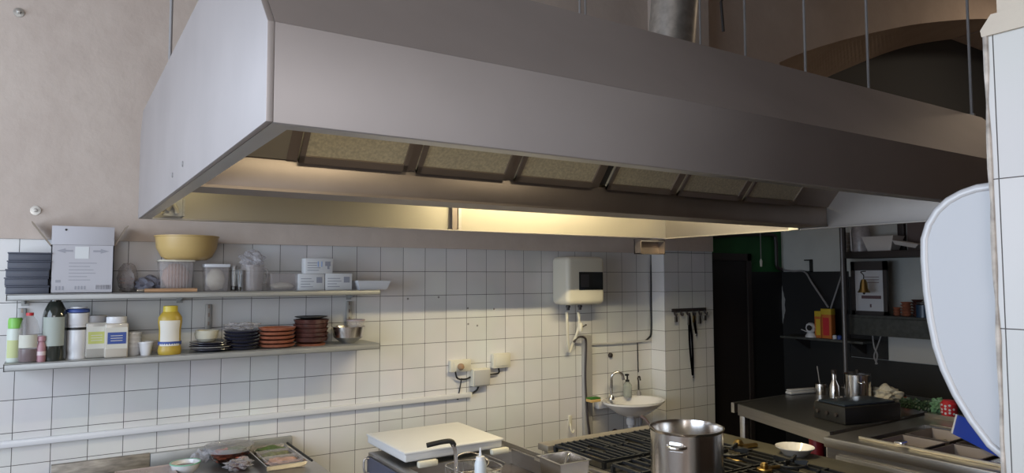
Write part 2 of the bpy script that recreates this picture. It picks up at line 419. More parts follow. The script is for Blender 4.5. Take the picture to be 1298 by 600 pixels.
# hanging rods, each to the ceiling
rods = [((.50,-1.16),'thin steel rod rising from the left end of the hood'),
        ((.50,-1.89),'short visible steel rod just right of the longest one, above the hood left end'),
        ((2.36,-1.2),'left rod of the close pair above the middle of the hood'),
        ((2.40,-1.2),'right rod of the close pair above the middle of the hood'),
        ((3.28,-1.20),'thin rod just right of the grey duct above the hood'),
        ((2.80,-1.90),'thin rod between the duct and the arch, right of the hanging strap'),
        ((2.95,-2.10),'dark rod in front of the left foot of the arch'),
        ((3.12,-2.30),'rod hanging in front of the dark arch opening'),
        ((3.39,-2.58),'rightmost hanging rod beside the near tiled wall')]
tp = [(215,97),(257,18),(735,24),(742,24),(888,60),(945,68),(1021,85),(1101,105),(1235,60)]
r0 = None
for (xy, lab), q in zip(rods, tp):
    d = ray(q[0], q[1]); t = (xy[1]-CAM.y)/d.y; x = CAM.x+d.x*t
    x = min(max(x, HX0+.05), HX1-.04)
    if r0 is None:
        r0 = thing('hanging_rod', lab, 'rod', (x,xy[1],HT), group='hood hanging rods')
        obj('rod', lathe(NB(), [(0,0),(.006,0),(.006,CEIL-HT),(0,CEIL-HT)], 8), M_gray, r0)
        obj('nut', lathe(NB(), [(0,0),(.014,0),(.014,.014),(0,.014)], 6), M_galv, r0)
    else: dup(r0, (x,xy[1],HT), 0, lab)

# duct
duct = thing('ventilation_duct', 'round galvanised duct leaving the hood top towards the ceiling', 'duct', (2.40,-1.80,HT))
dpt=[(0,0,0),(.034,0,.26),(.035,0,.262),(.039,0,.30),(.040,0,.302),(.09,0,.70),(.10,0,.80),(.10,0,.95),(.10,0,CEIL-HT)]
obj('pipe', tube(NB(), dpt, [.105,.105,.112,.112,.105,.105,.105,.105,.105], 40), M_galv, duct)
obj('collar', lathe(NB(), [(.106,0),(.14,0),(.14,.012),(.106,.014)], 40), M_galv, duct)
# hanging strap
st = GY(914,0,-1.6); sb = GY(917,40,-1.6)
so = thing('hanging_strap', 'short dark metal strap with a hooked top, dangling right of the duct', 'strap', (sb.x,-1.6,sb.z))
obj('strap', tube(NB(), [(0,0,0),(st.x-sb.x,0,st.z-sb.z-.01)], .008, 8), M_rack, so)
obj('hook', tube(NB(), curve_pts([(st.x-sb.x,0,st.z-sb.z-.01),(st.x-sb.x+.03,0,st.z-sb.z+.04),(st.x-sb.x-.01,0,st.z-sb.z+.06),(st.x-sb.x-.03,0,st.z-sb.z+.03)]), .006, 8), M_rack, so)
obj('hanger_wire', tube(NB(), [(st.x-sb.x,0,st.z-sb.z+.05),(st.x-sb.x,0,CEIL-sb.z)], .002, 6), M_rack, so)

# ============================================================ WALL FITTINGS (left)
def anchor(q, lab):
    p = GY(q[0],q[1],-.014)
    t_ = thing('wall_anchor', lab, 'anchor', (p.x,-.014,p.z), group='wall anchors')
    R = Matrix.Rotation(PI/2,4,'X')
    obj('washer', lathe(NB(), [(0,0),(.022,0),(.022,.004),(0,.006)], 16, M=R), M_galv, t_)
    obj('bolt', lathe(NB(), [(0,.004),(.009,.004),(.009,.03),(0,.032)], 6, M=R), M_galv, t_)
anchor((24,16), 'bolt anchor in chipped plaster at the upper left corner of the wall')
anchor((45,267), 'small metal bolt anchor in the plaster just above the white carton box')

# conduit trunking along wall
a = GY(0,563,-.0); b = GY(594,498,-.0)
zt = a.z; 
tr = thing('cable_trunking', 'long white plastic cable trunking running along the tiled wall', 'cable trunking', (a.x-.6,0,zt-.02))
L_ = b.x-tr.location.x
obj('channel', box(NB(), 0,L_,-.022,-.001,0,.032, .003), M_wplast, tr)
obj('cover', box(NB(), 0,L_,-.028,-.022,.003,.029, .002), M_wplast, tr)
obj('end_cap', box(NB(), L_,L_+.012,-.03,-.001,-.001,.033, .003), M_wplast2, tr)

# upper and lower wall shelves
SX0, SX1, SD = -.03, 1.69, .275
ZU, ZL = DZ(-.067), DZ(-.368)
def shelf(z, label, th):
    s = thing('wall_shelf', label, 'shelf', ((SX0+SX1)/2,0,z), group=None)
    hw = (SX1-SX0)/2
    bm = NB(); box(bm, -hw,hw,-SD,-.001,-.004,0); obj('board', bm, M_shelf, s)
    bm = NB(); box(bm, -hw,hw,-SD,-SD+.004,-th,-.001, .001); box(bm, -hw,-hw+.004,-SD,-.001,-th,-.001); box(bm, hw-.004,hw,-SD,-.001,-th,-.001); box(bm,-hw,hw,-SD,-SD+.02,-th,-th+.003)
    obj('front_lip', bm, M_shelf, s)
    for x in (-hw+.06, -.14, hw-.09):
        bm = NB(); prism(bm, [(-SD+.03,-.004),(-.002,-.004),(-.002,-.05),(-.03,-.05)], 'x', x-.002, x+.002)
        box(bm, x-.015,x+.015,-.006,-.001,-.06,-.004); obj('bracket', bm, M_shelf, s)
    return s
shelf(ZU, 'upper stainless wall shelf holding the carton box and tubs', .028)
shelf(ZL, 'lower stainless wall shelf holding bottles, plates and jars', .032)
for x, lab in ((SX0+.05,'steel shelf upright at the left end of the two wall shelves'),(.83,'middle steel shelf upright between the two wall shelves'),(SX1-.09,'steel shelf upright at the right end of the two wall shelves')):
    u = thing('shelf_upright', lab, 'shelf upright', (x,0,ZL), group='shelf uprights')
    obj('rail', box(NB(), -.016,.016,-.018,-.001,.001,ZU-ZL-.07, .002), M_shelf, u)
    bm = NB()
    for k in range(5): box(bm, -.004,.004,-.0195,-.018,.03+k*.045,.05+k*.045)
    obj('slot_strip', bm, M_gut, u)

def px_on(y, px, py=400):     # x for a pixel column at depth y
    return GY(px,py,y).x
def span(y, a, b): return px_on(y,a), px_on(y,b)
def mpp(y, px):               # metres per pixel at that place
    p = GY(px,350,y); return (p-CAM).dot(_f)/FPX

# --- upper shelf content ---------------------------------------
yb_ = -.15
x0, x1 = span(-.2, 5, 62)
cx = (x0+x1)/2; w = x1-x0
tb = NB(); box(tb, -w/2+.008,w/2-.008,-.08,.08,0,.036,.006); 
proto = None
hh = (370-318)*mpp(-.15,30)/5
for i in range(5):
    lab = 'dark slate tray at the upper shelf left end, ' + ['bottom of stack','second from stack bottom','middle of stack','second from stack top','topmost of stack'][i]
    if proto is None:
        proto = thing('stacked_tray', lab, 'tray', (cx,-.14,ZU), 0, 'slate trays on the upper shelf')
        obj('tray_body', box(NB(), -w/2+.003,w/2-.003,-.090,.090,0,hh-.007,.003), M_tray, proto)
        obj('tray_rim', box(NB(), -w/2,w/2,-.093,.093,hh-.0068,hh-.0004,.002), M_tray, proto)
    else: dup(proto, (cx+random.uniform(-.004,.004),-.14,ZU+i*hh), random.uniform(-.02,.02), lab)

# carton with open flaps
x0, x1 = span(-.22, 62, 142); cx = (x0+x1)/2; w = x1-x0; hbx = (371-310)*mpp(-.22,100)
bxo = thing('carton_box', 'open white cardboard carton with raised flaps on the upper shelf', 'box', (cx,-.125,ZU))
bm = NB(); t = .004
box(bm,-w/2,w/2,-.10,-.10+t,0,hbx); box(bm,-w/2,w/2,.10-t,.10,0,hbx); box(bm,-w/2,-w/2+t,-.10,.10,0,hbx); box(bm,w/2-t,w/2,-.10,.10,0,hbx); box(bm,-w/2,w/2,-.10,.10,0,t)
obj('carton_body', bm, M_card, bxo)
fh = (310-286)*mpp(-.22,100)
obj('flap', box(NB(), -w/2,w/2,-.10,-.10+t,hbx+.001,hbx+fh,.001), M_card, bxo)
obj('flap', box(NB(), -w/2,w/2,.10-t,.10,hbx+.001,hbx+fh*.98,.001), M_card, bxo)
obj('flap', prism(NB(), [(-w/2,hbx),(-w/2-.075,hbx+.105),(-w/2-.079,hbx+.102),(-w/2-.004,hbx-.002)], 'y', -.09, .09), M_cardb, bxo)
obj('flap', prism(NB(), [(w/2,hbx),(w/2+.055,hbx+.10),(w/2+.059,hbx+.098),(w/2+.004,hbx-.002)], 'y', -.09, .09), M_cardb, bxo)
bm = NB(); box(bm,-w*.13,w*.09,-.1012,-.1004,hbx*.72,hbx*.97); lb_ = obj('shipping_label', bm, mat('label_white',(.75,.77,.77),.6), bxo)
bm = NB()
for k in range(14): 
    ww = random.choice((.001,.0018,.0026)); xx = w*.22+k*.0044; box(bm,xx,xx+ww,-.1010,-.1003,.018,.038)
obj('barcode', bm, M_ink, bxo)
bm = NB()
for s_ in (-1,1):
    prism(bm, [(s_*w*.42,hbx*.88),(s_*w*.28,hbx*.93),(s_*w*.28,hbx*.90),(s_*w*.16,hbx*.90),(s_*w*.16,hbx*.86),(s_*w*.28,hbx*.86),(s_*w*.28,hbx*.83)], 'y', -.1010,-.1003)
for k in range(6): box(bm,-w*.22,w*random.uniform(.05,.24),-.1009,-.1003,hbx*(.62-.07*k),hbx*(.635-.07*k))
for k in range(3): 
    box(bm,-w*(.42-.05*k),-w*(.39-.05*k),-.1009,-.1003,.016,.034); 
for k in range(4): box(bm,-w*.12+k*.012,-w*.12+k*.012+.007,-.1009,-.1003,.018,.034)
box(bm,-w*.42,-w*.34,-.1009,-.1003,.05,.062)
obj('printed_marks', bm, mat('print_grey',(.38,.38,.42),.7), bxo)
lathe_hole = lathe(NB(), [(0,.001),(.005,.001),(.005,0)], 10, M=Matrix.Translation((-w*.28,-.1003,hbx+fh*.8))@Matrix.Rotation(PI/2,4,'X'))
obj('punched_hole', lathe_hole, M_rubber, bxo)

def blob(bm, sx,sy,sz, n=3, amp=.12, c=(0,0,0), flat=True, seed=0):
    rnd = random.Random(seed)
    r = bmesh.ops.create_icosphere(bm, subdivisions=n, radius=1)
    ph = [rnd.uniform(0,6.28) for _ in range(9)]
    for v in r['verts']:
        p = v.co.normalized()
        k = 1+amp*(math.sin(4*p.x+ph[0])*math.sin(5*p.y+ph[1])+.6*math.sin(9*p.z+ph[2]+7*p.x)+.4*math.sin(13*p.y+ph[3]+11*p.z))
        z_ = max(p.z*k, -.92) if flat else p.z*k
        v.co = Vector((c[0]+p.x*k*sx, c[1]+p.y*k*sy, c[2]+(z_+(.92 if flat else 0))*sz))
    return bm
# plastic bags of lids
p = px_on(-.12,161)
t_ = thing('plastic_bag', 'clear plastic bag of pinkish lids leaning behind the carton box', 'bag', (p,-.10,ZU))
obj('bag_film', blob(NB(), .043,.06,.075, 3,.10, seed=3), M_clearb, t_)
for k in range(4): obj('lid', lathe(NB(), [(0,0),(.036,0),(.038,.006),(0,.007)], 20, c=(0,0,.008+k*.018)), M_pinkc if k > 1 else M_gray, t_)
t_ = thing('plastic_bag', 'slumped grey-blue plastic bag between the carton box and yellow bowl', 'bag', (px_on(-.12,187),-.13,ZU))
obj('bag_film', blob(NB(), .060,.055,.042, 3,.16, seed=5), mat('bag_grey',(.22,.22,.27),.35,trans=.3,bump=.7,nscale=50,noise=.05), t_)
# wooden stick / rolling pin on shelf front edge
t_ = thing('rolling_pin', 'thin pale wooden rolling pin lying on the upper shelf edge', 'rolling pin', (px_on(-.25,216),-.255,ZU+.010))
obj('roller', tube(NB(), [(-.115,0,0),(.115,0,0)], .010, 16), M_wood, t_)
obj('handle', tube(NB(), curve_pts([(-.150,0,0),(-.14,0,0),(-.115,0,0)],4), [.004]+[.0075]*7+[.006], 12), M_ssb, t_)
# storage tub pink
def tub(name, label, cat, px0, px1, ytop, ybase, y, mbody, mlid, mcont=None, fill=.6, zb=ZU, depth=.10, lidh=.010):
    x0, x1 = span(y, px0, px1); w = x1-x0; h = (ybase-ytop)*mpp(y,(px0+px1)/2)
    t_ = thing(name, label, cat, ((x0+x1)/2, y+depth/2, zb))
    bm = NB(); th = .003
    tp = .93
    def ring(wx, dy, z): return [bm.verts.new((sx*wx/2, sy*dy/2, z)) for sx,sy in ((-1,-1),(1,-1),(1,1),(-1,1))]
    R = [ring(w*tp,depth*tp,0), ring(w,depth,h-lidh), ring(w-2*th,depth-2*th,h-lidh), ring(w*tp-2*th,depth*tp-2*th,th)]
    bm.faces.new(R[0][::-1])
    for a,b in zip(R,R[1:]):
        for i in range(4): j=(i+1)%4; bm.faces.new((a[i],a[j],b[j],b[i]))
    bm.faces.new(R[3])
    bmesh.ops.bevel(bm, geom=[e for e in bm.edges if abs(e.verts[0].co.z-e.verts[1].co.z) > h*.4], offset=.008, segments=3, profile=.5, affect='EDGES')
    obj('tub_body', bm, mbody, t_)
    if mcont: obj('contents', blob(NB(), w*tp/2-.006, depth*tp/2-.006, h*fill/2, 3,.05, c=(0,0,th+.001)), mcont, t_)
    if mlid: obj('lid', box(NB(), -w/2-.003,w/2+.003,-depth/2-.003,depth/2+.003,h-lidh+.0005,h,.003), mlid, t_)
    return t_, h
pinktub, h1 = tub('storage_tub','clear ribbed tub of pinkish contents with cream lid under the yellow bowl','tub',201,245,329,370,-.19,M_clear,M_wplast2,M_pinkc,.9,depth=.12)
whitetub, h2 = tub('storage_tub','clear tub of white contents with white lid, right of the yellow bowl','tub',259,290,334,369,-.18,M_clear,M_wplast,M_rice,.85,depth=.10,lidh=.018)
# ribs on pink tub
bm = NB()
for k in range(7): box(bm, -.045+k*.0145,-.041+k*.0145,-.062,-.060,.02,h1-.02)
obj('rib', bm, M_clear, pinktub)
# yellow bowl sits on the tub
yb2 = px_on(-.14,235); s_ = mpp(-.14,235)
t_ = thing('mixing_bowl', 'large yellow plastic mixing bowl balanced on the pinkish tub', 'bowl', (yb2,-.135,ZU+h1))
R_ = 37*s_; hb_ = 30*s_
obj('bowl', lathe(NB(), [(0,0),(R_*.62,0),(R_*.80,hb_*.14),(R_*.95,hb_*.5),(R_,hb_),(R_*.97,hb_),(R_*.92,hb_*.5),(R_*.76,hb_*.18),(R_*.6,.004),(0,.004)], 48), M_yell, t_)
obj('rim', lathe(NB(), [(R_,hb_-.006),(R_+.004,hb_-.004),(R_+.004,hb_+.001),(R_-.003,hb_+.002)], 48), M_yell, t_)
# small glasses
def glass(name,label,cat,px,pybase,w_px,h_px,y,mt,zb=ZU,tp=.8,fill=None,fm=None,group=None):
    s = mpp(y,px); r = w_px*s/2; h = h_px*s
    t_ = thing(name,label,cat,(px_on(y,px),y,zb),0,group)
    obj('glass_body', lathe(NB(), [(0,0),(r*tp,0),(r,h),(r-.0025,h),(r*tp-.003,.004),(0,.004)], 28), mt, t_)
    if fill: obj('contents', lathe(NB(), [(0,.005),(r*tp-.004,.005),(r*.9-.004,h*fill),(0,h*fill)], 24), fm, t_)
    return t_
glass('drinking_glass','narrow clear glass standing right behind the white-lidded tub','glass',296,369,11,32,-.15,M_glass,fill=.2,fm=M_gray)
glass('drinking_glass','narrow clear glass next to the wrapped measuring jug, left side','glass',303,369,8,27,-.20,M_glass,fill=.2,fm=M_rice)
t_ = glass('measuring_jug','clear plastic measuring jug topped with crumpled film','jug',319,369,29,33,-.16,M_clear,tp=.86)
s = mpp(-.16,319)
obj('film_wrap', blob(NB(), .055,.05,.045, 4,.22, c=(.0,0,33*s*.92), seed=11), M_clearb, t_)
obj('handle', tube(NB(), curve_pts([(.05,0,33*s*.85),(.075,0,33*s*.8),(.075,0,33*s*.4),(.05,0,33*s*.25)]), .005, 8), M_clear, t_)
tub('storage_tub','low clear box half filled with cream contents on the upper shelf','tub',342,378,346,368,-.18,M_clear,M_clear,M_rice,.45,depth=.12,lidh=.004)
# cartons
def pack(label, px0, px1, ytop, ybase, y, zb, depth=.07, blue=False, name='drink_carton', rot=0):
    x0, x1 = span(y, px0, px1); w = x1-x0; h = (ybase-ytop)*mpp(y,(px0+px1)/2)
    t_ = thing(name, label, 'carton', ((x0+x1)/2, y+depth/2, zb), rot, 'white cartons on the upper shelf')
    obj('pack_body', box(NB(), -w/2,w/2,-depth/2,depth/2,0,h,.003), mat('carton_white',(.68,.69,.70),.6), t_)
    bm = NB()
    if blue:
        for k in range(2): box(bm, -w*.05+k*.02,-w*.02+k*.02,-depth/2-.001,-depth/2,h*.45,h*.8)
        obj('blue_print', bm, mat('print_blue',(.25,.40,.70),.6), t_); bm = NB()
        box(bm, w*.22,w*.42,-depth/2-.001,-depth/2,h*.5,h*.8); box(bm,w*.3,w*.38,-depth/2-.001,-depth/2,h*.3,h*.5)
    for k in range(4): box(bm, -w*.42,w*random.uniform(-.1,.1),-depth/2-.001,-depth/2,h*(.2+.16*k),h*(.24+.16*k))
    if not blue: box(bm, w*.18,w*.4,-depth/2-.001,-depth/2,h*.45,h*.8)
    obj('printed_text', bm, mat('print_grey2',(.30,.31,.36),.7), t_)
    return h
hA = pack('left one of the two white cartons lying directly on the upper shelf',378,411,347,368,-.19,ZU)
pack('right one of the two white cartons on the shelf, beside the white tray',412,446,347,368,-.19,ZU)
pack('white carton with blue print stacked on top of two cartons',386,421,327,346.5,-.19,ZU+hA+.0005,blue=True)
x0,x1 = span(-.17,449,490); w=(x1-x0)
t_ = thing('serving_tray','shallow white tray at the right end of the upper shelf','tray',((x0+x1)/2,-.15,ZU))
def rect_bowl(w,d,h,tp=.72,th=.003,rim=.006):
    bm = NB()
    def ring(wx,dy,z): return [bm.verts.new((sx*wx/2,sy*dy/2,z)) for sx,sy in ((-1,-1),(1,-1),(1,1),(-1,1))]
    R=[ring(w*tp,d*tp,0),ring(w,d,h-.003),ring(w+rim,d+rim,h-.003),ring(w+rim,d+rim,h),ring(w-.004,d-.004,h),ring(w*tp-.006,d*tp-.006,th)]
    bm.faces.new(R[0][::-1])
    for a,b in zip(R,R[1:]):
        for i in range(4): j=(i+1)%4; bm.faces.new((a[i],a[j],b[j],b[i]))
    bm.faces.new(R[-1]); return bm
obj('tray', rect_bowl(w,.15,.050,.82), M_wplast, t_)
obj('inner_tray', rect_bowl(w*.92,.13,.047,.80), M_foam, t_).location = (0,0,.006)

# --- lower shelf content ---------------------------------------
def arc(pf, sy=1, half=.95, c=-PI/2+.0):
    bm=NB(); n=14; rows=[]
    for r,z in pf: rows.append([bm.verts.new((r*math.cos(c-.12+half*(2*i/n-1)), r*sy*math.sin(c-.12+half*(2*i/n-1)), z)) for i in range(n+1)])
    for a,b in zip(rows,rows[1:]):
        for i in range(n): bm.faces.new((a[i],a[i+1],b[i+1],b[i]))
    for i in range(n):
        try: bm.faces.new((rows[-1][i],rows[-1][i+1],rows[0][i+1],rows[0][i]))
        except ValueError: pass
    return bm
def bottle(name,label,cat,px,ytop,w_px,ybase,y,parts,group=None,seg=28,zb=ZL,sy=1):
    """parts: list of (part name, material, [(r fraction, z fraction), ...])"""
    s = mpp(y,px); r = w_px*s/2; h = (ybase-ytop)*s
    t_ = thing(name,label,cat,(px_on(y,px),y,zb),0,group)
    for pn, mt, pf in parts:
        if pn.startswith('label'): obj(pn, arc([(a*r, b*h) for a,b in pf], sy), mt, t_)
        else: obj(pn, lathe(NB(), [(a*r, b*h) for a,b in pf], seg, sy=sy), mt, t_)
    return t_
YL = -.20
bottle('plastic_bottle','pale bottle with bright green cap at the left end of the lower shelf','bottle',20,402,17,457,-.17,[
 ('bottle_body',mat('bottle_pale',(.62,.68,.62),.4),[(0,0),(.95,0),(1,.03),(1,.7),(.9,.76),(0,.78)]),
 ('cap',M_green2,[(0,.765),(.9,.765),(.92,.95),(.8,1),(0,1)]),
 ('label_band',mat('label_yellowgreen',(.55,.60,.30),.6),[(1.01,.1),(1.03,.1),(1.03,.5),(1.01,.5)])])
bottle('glass_bottle','clear pear-shaped bottle with red cap and dark liquid','bottle',38,397,23,459,-.22,[
 ('bottle_body',M_clear,[(0,0),(.9,0),(1,.05),(1,.5),(.95,.66),(.7,.84),(.35,.93),(.33,.95),(0,.95)]),
 ('liquid',mat('dark_liquid',(.10,.05,.06),.2),[(0,.02),(.85,.02),(.93,.06),(.93,.27),(0,.27)]),
 ('label_band',mat('label_cream',(.60,.60,.52),.6),[(1.01,.3),(1.03,.3),(1.03,.56),(1.01,.56)]),
 ('cap',M_red,[(0,.94),(.36,.94),(.36,1),(0,1)])])
bottle('small_jar','small pink jar between the red-capped bottle and dark bottle','jar',54,424,10,457,-.235,[
 ('jar_body',M_pink,[(0,0),(.9,0),(1,.1),(1,.6),(.7,.75),(.95,.8),(.9,.97),(0,1)]),
 ('band',mat('label_pinkwhite',(.72,.60,.62),.6),[(1.01,.25),(1.04,.25),(1.04,.4),(1.01,.4)])])
t_ = bottle('oil_bottle','tall dark glass oil bottle with pale label on the lower shelf','bottle',70,380,27,458,-.20,[
 ('bottle_body',M_olive,[(0,0),(.95,0),(1,.03),(1,.70),(.9,.80),(.55,.93),(.45,.95),(.45,.99),(0,1)]),
 ('label_band',mat('label_grey',(.38,.42,.38),.6),[(1.01,.24),(1.03,.24),(1.03,.70),(1.01,.70)])])
bottle('powder_canister','white canister with dark blue lid between dark bottle and spice jars','canister',99,390,25,455,-.18,[
 ('canister_body',M_wplast,[(0,0),(.95,0),(.98,.04),(.88,.12),(1,.2),(1,.6),(.9,.64),(1,.68),(1,.88),(0,.9)]),
 ('lid',M_bluel,[(0,.895),(1.03,.895),(1.03,.94),(.95,.96),(0,.97)]),
 ('lid_top',M_wplast,[(0,.972),(.8,.972),(.8,1),(0,1)]),
 ('dark_band',M_rubber,[(1.005,.56),(1.02,.56),(1.02,.61),(1.005,.61)])])
def jar(label,px,ytop,w_px,ybase,y,ml,mc,col,cont=None):
    s = mpp(y,px); w = w_px*s; h=(ybase-ytop)*s
    t_ = thing('spice_jar',label,'jar',(px_on(y,px),y,ZL))
    obj('jar_body', box(NB(),-w/2,w/2,-w*.4,w*.4,0,h*.84,.008,3), mc, t_)
    obj('lid', lathe(NB(),[(0,h*.84),(w*.42,h*.84),(w*.44,h*.86),(w*.44,h*.99),(w*.40,h),(0,h)],28,sy=.85), ml, t_)
    bm=NB(); box(bm,-w*.46,w*.46,-w*.4-.0015,-w*.4,h*.22,h*.74); lb=obj('label_panel', bm, mat('label_w2',(.62,.61,.55),.6), t_)
    bm=NB(); box(bm,-w*.38,w*.40,-w*.4-.003,-w*.4-.0016,h*.34,h*.62); obj('colour_block', bm, col, lb)
    bm=NB()
    for k in range(3): box(bm,-w*.25,w*.25,-w*.4-.0038,-w*.4-.0031,h*(.41+.06*k),h*(.425+.06*k))
    obj('printed_text', bm, mat('label_w2',(1,1,1)), lb)
    return t_
jar('clear jar with grey lid and yellow-green label on lower shelf',123,401,24,454,-.18,M_gray,mat('jar_greyish',(.40,.38,.34),.25,coat=.4),mat('yellowgreen',(.50,.52,.16),.6))
jar('square jar with white lid and dark blue label on lower shelf',148,401,26,452,-.21,M_wplast,mat('jar_cream',(.52,.48,.42),.25,coat=.4),M_bluel)
# ramekins
s = mpp(-.16,172)
pr_ = None
for i in range(4):
    lab='white ramekin in the stack beside the blue-labelled jar, '+['bottom one','second from bottom','third from bottom','top one'][i]
    if pr_ is None:
        pr_=thing('ramekin',lab,'ramekin',(px_on(-.16,171),-.16,ZL),0,'stacked white ramekins')
        obj('cup_body',lathe(NB(),[(0,0),(7.0*s,0),(8.3*s,10*s),(9*s,10.2*s),(9*s,12.5*s),(8*s,12.5*s),(6.3*s,.005),(0,.005)],26),M_wplast,pr_)
    else: dup(pr_,(px_on(-.16,171),-.16,ZL+i*.021),0,lab)
t_=thing('paper_cup','single small white cup right of the ramekin stack','cup',(px_on(-.2,186),-.20,ZL))
obj('cup_body',lathe(NB(),[(0,0),(5.8*s,0),(8.2*s,15*s),(9*s,15.2*s),(9*s,17*s),(7.6*s,17*s),(5.2*s,.004),(0,.004)],26),M_wplast,t_)
# glass dish behind mustard
t_=thing('glass_dish','clear glass dish standing behind the mustard bottle','dish',(px_on(-.07,196),-.075,ZL))
obj('dish_body',lathe(NB(),[(0,0),(.045,0),(.055,.055),(.052,.055),(.042,.005),(0,.005)],26),M_clear,t_)
# mustard bottle
mb = bottle('mustard_bottle','yellow mustard squeeze bottle with white label on the lower shelf','bottle',216,389,28,450,-.22,[
 ('bottle_body',M_must,[(0,0),(.88,0),(.95,.03),(.97,.10),(.9,.16),(.9,.5),(1,.66),(.98,.76),(.7,.86),(.6,.88),(0,.88)]),
 ('cap',mat('cap_yellow',(.60,.48,.06),.35),[(0,.875),(.62,.875),(.60,.99),(.5,1),(0,1)]),
 ('label_band',mat('label_w3',(.70,.68,.62),.6),[(.91,.18),(.97,.18),(.95,.28),(.93,.5),(1.02,.66),(1.0,.70),(.97,.70)]),
 ('blue_band',M_bluel,[(.955,.2),(.965,.2),(.965,.27),(.955,.27)]),],sy=.8)
s=mpp(-.22,216); bm=NB(); box(bm,-.006,.006,-.0405,-.036,61*s*.58,61*s*.68); obj('logo_patch',bm,M_rubber,mb)
# plates + cream bowls
def stack_disc(name,label,cat,px,y,r_px,n,th,prof,mt,group,zb=ZL,jit=.004,labs=None,mats=None):
    s=mpp(y,px); pr=None
    for i in range(n):
        lab = labs[i]
        if pr is None or mats:
            pr=thing(name,lab,cat,(px_on(y,px),y,zb),0,group)
            obj('dish_body',lathe(NB(),prof(r_px*s),36),mats[i] if mats else mt,pr)
            if mats: pr.location=(px_on(y,px)+random.uniform(-jit,jit),y+random.uniform(-jit,jit),zb+i*th)
        else: dup(pr,(px_on(y,px)+random.uniform(-jit,jit),y+random.uniform(-jit,jit),zb+i*th),0,lab)
def posn(n): 
    base=['bottom one','second from bottom','third from bottom','fourth from bottom','fifth from bottom','sixth from bottom','seventh from bottom'][:n]
    base[-1]='top one'; return base
plate=lambda r:[(0,0),(r*.55,0),(r*.62,.004),(r,.013),(r*.99,.016),(r*.6,.008),(0,.006)]
deep=lambda h:(lambda r:[(0,0),(r*.6,0),(r*.9,h*.35),(r,h),(r*.95,h),(r*.84,h*.4),(r*.55,.005),(0,.005)])
stack_disc('dark_plate','', 'plate',268,-.17,25,4,.011,plate,M_navy,'dark plates under the cream bowl',labs=['dark plate with pale rim under the cream bowl, '+q for q in posn(4)],mats=[M_navy,M_gray,M_navy,M_navy])
stack_disc('cream_bowl','', 'bowl',262,-.17,14,2,.014,deep(.042),mat('cream_glaze',(.60,.58,.48),.3),'cream bowls',zb=ZL+.050,labs=['cream bowl on the dark plates, lower of the nested pair','cream bowl on the dark plates, upper of the nested pair'])
stack_disc('dark_bowl','', 'bowl',308,-.16,22,6,.0165,lambda r:[(0,0),(r*.75,0),(r*.9,.004),(r,.015),(r*.95,.0155),(r*.7,.006),(0,.005)],M_navy,'dark bowls under plastic film',labs=['dark bowl in the film-covered stack, '+q for q in posn(6)])
t_=thing('plastic_film','crumpled clear plastic film on the dark bowl stack','plastic film',(px_on(-.16,306),-.16,ZL+.099))
obj('film',blob(NB(),.075,.055,.020,4,.25,seed=21),M_clearb,t_)
stack_disc('terracotta_dish','', 'dish',351,-.17,23,5,.0215,deep(.021),M_terra,'terracotta dishes on the lower shelf',labs=['terracotta dish in the reddish stack on the lower shelf, '+q for q in posn(5)],jit=.003)
stack_disc('brown_bowl','', 'bowl',394,-.15,22,5,.024,deep(.034),M_brown,'brown glazed bowls on the lower shelf',zb=ZL+.012,labs=['brown glazed bowl in the tall dark stack, '+q for q in posn(5)],jit=.004)
t_=thing('black_plate','wide black plate on top of the brown glazed bowls','plate',(px_on(-.15,394)+.002,-.15,ZL+.012+.024*4+.0345))
obj('plate_body',lathe(NB(),plate(.088),36),M_rubber,t_)
t_=thing('terracotta_saucer','flat terracotta saucer underneath the brown glazed bowls','saucer',(px_on(-.15,394),-.15,ZL))
obj('saucer_body',lathe(NB(),[(0,0),(.075,0),(.082,.011),(.07,.011),(0,.010)],36),M_terra,t_)
s=mpp(-.15,440)
t_=thing('steel_bowl','shiny stainless mixing bowl at the right end of the lower shelf','bowl',(px_on(-.15,441),-.16,ZL))
obj('bowl',lathe(NB(),[(0,0),(.035,0),(18*s,.035),(21*s,21*s),(20.3*s,21*s),(17*s,.038),(.033,.003),(0,.003)],40),M_ssb,t_)
t_=thing('clear_tub','small clear tub sitting in the shiny steel bowl','tub',(px_on(-.13,450),-.14,ZL+.058))
obj('tub_body',lathe(NB(),[(0,0),(.038,0),(.050,.070),(.048,.070),(.036,.003),(0,.003)],28),M_clear,t_)
obj('tub_rim',lathe(NB(),[(.050,.066),(.054,.066),(.054,.073),(.048,.073)],28),mat('rim_mauve',(.35,.27,.28),.4),t_)

# ============================================================ SOCKETS
def on_wall(px,py): return GY(px,py,-.0)
def socket(label, q0, q1, plug=False):
    a=on_wall(q0[0],q1[1]); b=on_wall(q1[0],q0[1]); w=b.x-a.x; h=b.z-a.z
    t_=thing('wall_socket',label,'socket',((a.x+b.x)/2,0,a.z))
    obj('socket_box',box(NB(),-w/2,w/2,-.035,-.001,0,h,.006),M_wplast2,t_)
    obj('socket_insert',box(NB(),-w*.36,w*.36,-.040,-.035,h*.14,h*.86,.003),M_wplast2,t_)
    return t_,w,h
s1,w,h=socket('cream wall socket with a plug and chipped corner, left of the junction box',(568,455),(594,472))
obj('plug',lathe(NB(),[(0,.04),(.020,.04),(.022,.055),(.012,.075),(0,.078)],18,c=(0,0,0),M=Matrix.Translation((-.01,0,h*.45))@Matrix.Rotation(PI/2,4,'X')),mat('plug_brown',(.35,.22,.13),.5),s1)
s2,w,h=socket('cream wall socket right of the junction box',(622,447),(644,467))
a=on_wall(595,490); b=on_wall(617,466)
t_=thing('junction_box','cream junction box between the two wall sockets','junction box',((a.x+b.x)/2,0,a.z))
w=b.x-a.x;h=b.z-a.z
